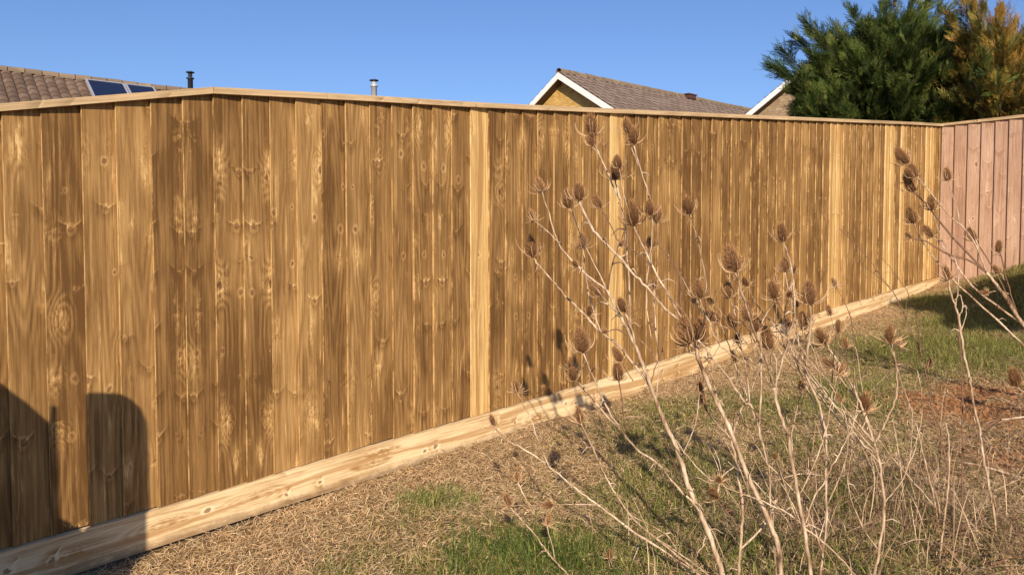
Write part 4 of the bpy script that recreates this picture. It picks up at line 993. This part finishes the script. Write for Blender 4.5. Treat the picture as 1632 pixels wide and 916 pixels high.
# D
teasel('teasel with forked white stem and two spiky bracted heads right of centre', (1388, 955), [
    Sg((1388, 955), (1393, 916), (1399, 887), (1408, 830), (1408, 785), (1402, 739), (1394, 706), r=(7, 5), d=0),
    Sg((1394, 706), (1375, 655), (1362, 622), (1339, 582), (1319, 551), (1316, 548), r=(5, 4), h=48, star=True, hdir=(-.5, .8)),
    Sg((1394, 706), (1410, 675), (1426, 640), (1430, 615), (1428, 582), (1418, 547), r=(4.5, 3.4), h=46, star=True, hdir=(-.1, 1)),
    Sg((1392, 700), (1384, 672), (1378, 655), r=(4, 3), h=50, star=True, hdir=(-.05, 1)),
    Sg((1352, 600), (1342, 590), (1335, 562), (1336, 530), r=(1.8, 1.6), h=24, hdir=(0, 1), dark=True),
    Sg((1352, 600), (1351, 570), (1348, 556), r=(1.8, 1.8), h=22, hdir=(-.1, 1), dark=True),
    Sg((1378, 655), (1368, 575), (1362, 552), r=(2, 1.2)),
    Sg((1375, 655), (1352, 612), (1328, 585), r=(2.4, 2), h=34, star=True, hdir=(-.8, .6)),
    Sg((1394, 706), (1372, 680), (1345, 655), (1308, 632), (1290, 606), r=(3, 2)),
    Sg((1402, 739), (1370, 700), (1330, 645), (1290, 590), (1248, 530), (1228, 505), r=(4, 2)),
    Sg((1398, 722), (1350, 668), (1305, 618), (1270, 570), (1238, 545), r=(3.4, 1.8)),
    Sg((1394, 706), (1340, 640), (1310, 585), (1296, 540), (1292, 512), r=(3.2, 1.6), h=22, star=True),
    Sg((1408, 800), (1440, 760), (1462, 700), (1470, 640), (1462, 590), r=(3, 1.6)),
    Sg((1400, 880), (1370, 830), (1352, 770), (1358, 715), r=(3, 1.8)),
], 26, spread=.12, extra=17)
# H
teasel('thin straight teasel stalk rising from the bare soil with a small brown head', (1588, 856), [
    Sg((1588, 856), (1581, 797), (1569, 739), (1563, 694), (1551, 640), (1545, 601), (1536, 562), (1531, 528), (1525, 494), (1516, 471), (1512, 446), r=(5.5, 4), h=36, star=True, hdir=(-.2, 1), d=-.1),
    Sg((1528, 510), (1534, 490), (1530, 470), (1520, 480), r=(3, 1.5)),
    Sg((1524, 490), (1528, 440), (1522, 410), (1521, 380), r=(2.4, 1.6)),
    Sg((1531, 528), (1540, 500), (1534, 480), r=(2.5, 1)),
], 27)
# G
teasel('teasel leaning in from the right edge with a fan of heads against the far corner', (1745, 670), [
    Sg((1745, 670), (1690, 592), (1630, 516), (1599, 468), (1572, 434), r=(9, 6), d=-.05),
    Sg((1572, 434), (1520, 380), (1480, 330), (1456, 306), r=(5, 3.4), h=34, dark=True, hdir=(-.45, .9)),
    Sg((1572, 434), (1555, 390), (1535, 362), (1518, 349), (1485, 310), (1460, 282), r=(3.5, 2.4), h=26, hdir=(-.4, .9)),
    Sg((1485, 310), (1463, 283), (1444, 262), r=(2.4, 2.4), h=34, hdir=(-.5, .8)),
    Sg((1570, 432), (1545, 415), (1513, 406), (1474, 384), (1452, 380), r=(4.5, 3), h=22, dark=True, hdir=(-.7, .6), star=True),
    Sg((1690, 592), (1632, 550), (1590, 510), (1536, 462), (1508, 434), (1471, 386), (1456, 356), r=(5, 2.6), h=32, hdir=(-.4, .9)),
    Sg((1630, 516), (1590, 488), (1548, 454), (1514, 408), (1495, 385), (1486, 378), r=(5, 2.4), h=26, hdir=(-.5, .7)),
    Sg((1514, 406), (1495, 365), (1486, 335), r=(2, 2), h=28, hdir=(-.1, 1)),
    Sg((1460, 312), (1458, 296), (1450, 290), r=(2, 2), h=26, hdir=(-.4, 1)),
    Sg((1529, 355), (1526, 336), (1515, 300), (1511, 288), r=(2, 1.8), h=24, hdir=(-.1, 1)),
    Sg((1630, 515), (1590, 440), (1566, 400), (1553, 384), r=(3, 2.2), h=26, hdir=(-.3, .8), dark=True),
    Sg((1625, 500), (1605, 449), (1596, 408), (1591, 402), r=(3, 2), h=22, hdir=(0, 1), dark=True),
    Sg((1605, 455), (1598, 440), (1594, 435), r=(2, 2), h=24, star=True),
    Sg((1572, 434), (1558, 390), (1544, 350), r=(3, 1.4)),
    Sg((1610, 464), (1590, 464), (1576, 466), r=(3, 2), h=20, star=True, hdir=(-1, .1)),
], 28, spread=.15, extra=7)
teasel('single grey seed head low over the dead leaves at the right edge', (1700, 668), [
    Sg((1700, 668), (1660, 642), (1632, 625), (1620, 615), r=(4, 3), h=36, hdir=(-.35, 1), d=-.05)], 29)
# thin dark stalks
teasel('thin dark twiggy stalk right of the forked white stem', (1517, 838), [
    Sg((1517, 838), (1513, 778), (1505, 718), (1490, 676), (1484, 640), (1477, 601), (1465, 556), (1444, 508), (1428, 474), (1400, 434), (1370, 395), (1338, 365), r=(4, 1.2), d=.1),
    Sg((1470, 570), (1458, 500), (1448, 488), r=(3, 1.5)),
    Sg((1444, 508), (1448, 470), (1425, 435), (1405, 410), r=(2, 1)),
    Sg((1480, 612), (1472, 595), (1480, 585), r=(2, 1.5), h=24, star=True, hdir=(.1, 1)),
    Sg((1440, 500), (1420, 460), (1375, 420), (1355, 378), r=(1.6, .8)),
    Sg((1490, 676), (1500, 690), (1498, 745), r=(3, 2.4))], 30, dark=True)
teasel('short pale bent stalk beside the thin dark twiggy one', (1497, 895), [
    Sg((1497, 895), (1504, 833), (1511, 776), (1513, 709), (1507, 673), r=(4.5, 2.5), d=0)], 31)
teasel('brown broken stalk fallen across the pale bent one', (1496, 842), [
    Sg((1496, 842), (1487, 785), (1475, 739), (1463, 688), (1448, 640), (1434, 600), (1425, 560), r=(3.6, 1.6), d=.1), Sg((1487, 803), (1436, 745), (1400, 700), (1375, 655), r=(3.4, 2), d=.1)], 32, dark=False)
teasel('straight dark stalk close left of the one rooted in bare soil', (1523, 850), [
    Sg((1523, 850), (1533, 818), (1533, 715), (1534, 640), (1529, 539), (1526, 500), r=(3.6, 2.2), d=.0),
    Sg((1533, 715), (1545, 696), (1560, 688), (1590, 670), r=(4, 3))], 33, dark=True)
# lower left
teasel('teasel stalk sprawling low to the left over the straw, head touching the gravel board', (1135, 945), [
    Sg((1135, 945), (1116, 916), (1040, 866), (995, 836), (953, 804), (923, 782), (890, 755), (850, 724), (810, 702), (793, 686), (788, 678), r=(6, 3), h=30, star=True, hdir=(-.3, .9), d=.35),
    Sg((953, 804), (915, 803), (882, 804), r=(2.6, 2), h=30, star=True, hdir=(-.9, .1)),
    Sg((1116, 918), (1080, 885), (1046, 857), (1010, 827), (971, 770), (944, 712), (926, 674), r=(4.5, 3.4), h=44, star=True, hdir=(-.2, 1)),
    Sg((875, 742), (856, 697), (850, 676), (829, 635), (825, 625), r=(3, 2.4), h=30, star=True, hdir=(-.2, 1)),
    Sg((860, 804), (844, 803), (825, 768), r=(2.4, 3), h=26, hdir=(-.1, 1), star=True),
    Sg((1046, 857), (1100, 893), (1140, 925), r=(3, 2)),
    Sg((1085, 880), (1060, 850), (1005, 820), r=(2.6, 2))], 34, spread=.05)
teasel('pale starry head on a low stalk over the lush green tuft', (920, 935), [
    Sg((920, 935), (906, 916), (872, 878), (847, 845), (812, 806), r=(4, 3), h=36, star=True, hdir=(-.3, .8), d=.05),
    Sg((890, 895), (878, 860), (872, 838), r=(2, 2), h=32, star=True, hdir=(.1, .4))], 35, spread=.03)
teasel('tiny faded starry head alone in the grass near the bottom edge', (980, 912), [
    Sg((980, 912), (976, 900), (972, 890), r=(2.4, 2), h=26, star=True, hdir=(0, 1), d=0)], 36)
teasel('dark upright seed head on a short stalk before the kick board', (1000, 690), [
    Sg((1000, 690), (993, 660), (992, 640), (986, 606), r=(3, 2.6), h=38, hdir=(-.12, 1), dark=True, d=-.02),
    Sg((995, 664), (1008, 663), (1020, 664), r=(3, 2), d=0)], 37)
# loose fallen sticks
def stick(label, pts, r, mat, seed, g=None):
    P = [ground_hit(*p) + np.array([0, 0, .012 + .02 * (k % 2)]) for k, p in enumerate(pts)]
    mb = MB(); c = catmull(P, 6) ; n = len(c); mb.tube(c - P[0], np.linspace(r, r * .7, n), 7)
    o = mb.build('fallen_stalk', mat, None, True); o.location = P[0]; tag(o, label, 'stalk', 'fallen stalks on the lawn')
stick('pale curved stalk lying in front of the dark hollow', ((1230, 771), (1284, 765), (1354, 771)), .0045, M['stem'], 1)
stick('thick pale stick lying below the bare soil at the right edge', ((1596, 672), (1650, 671)), .007, M['stem'], 2)
stick('slanting pale stick at the right edge above the lowest weeds', ((1584, 786), (1640, 766)), .006, M['stem'], 3)
stick('long brown stalk lying across the dead leaves below the bare soil', ((1500, 735), (1560, 752), (1640, 768)), .006, M['stem'], 4)
stick('slender stalk crossing the soil patch from upper left to right edge', ((1562, 618), (1590, 640), (1640, 658)), .005, M['stem'], 5)
stick('thin straw stalk in the grass right of the sprawling teasel', ((1005, 908), (1019, 880)), .003, M['stem'], 6)
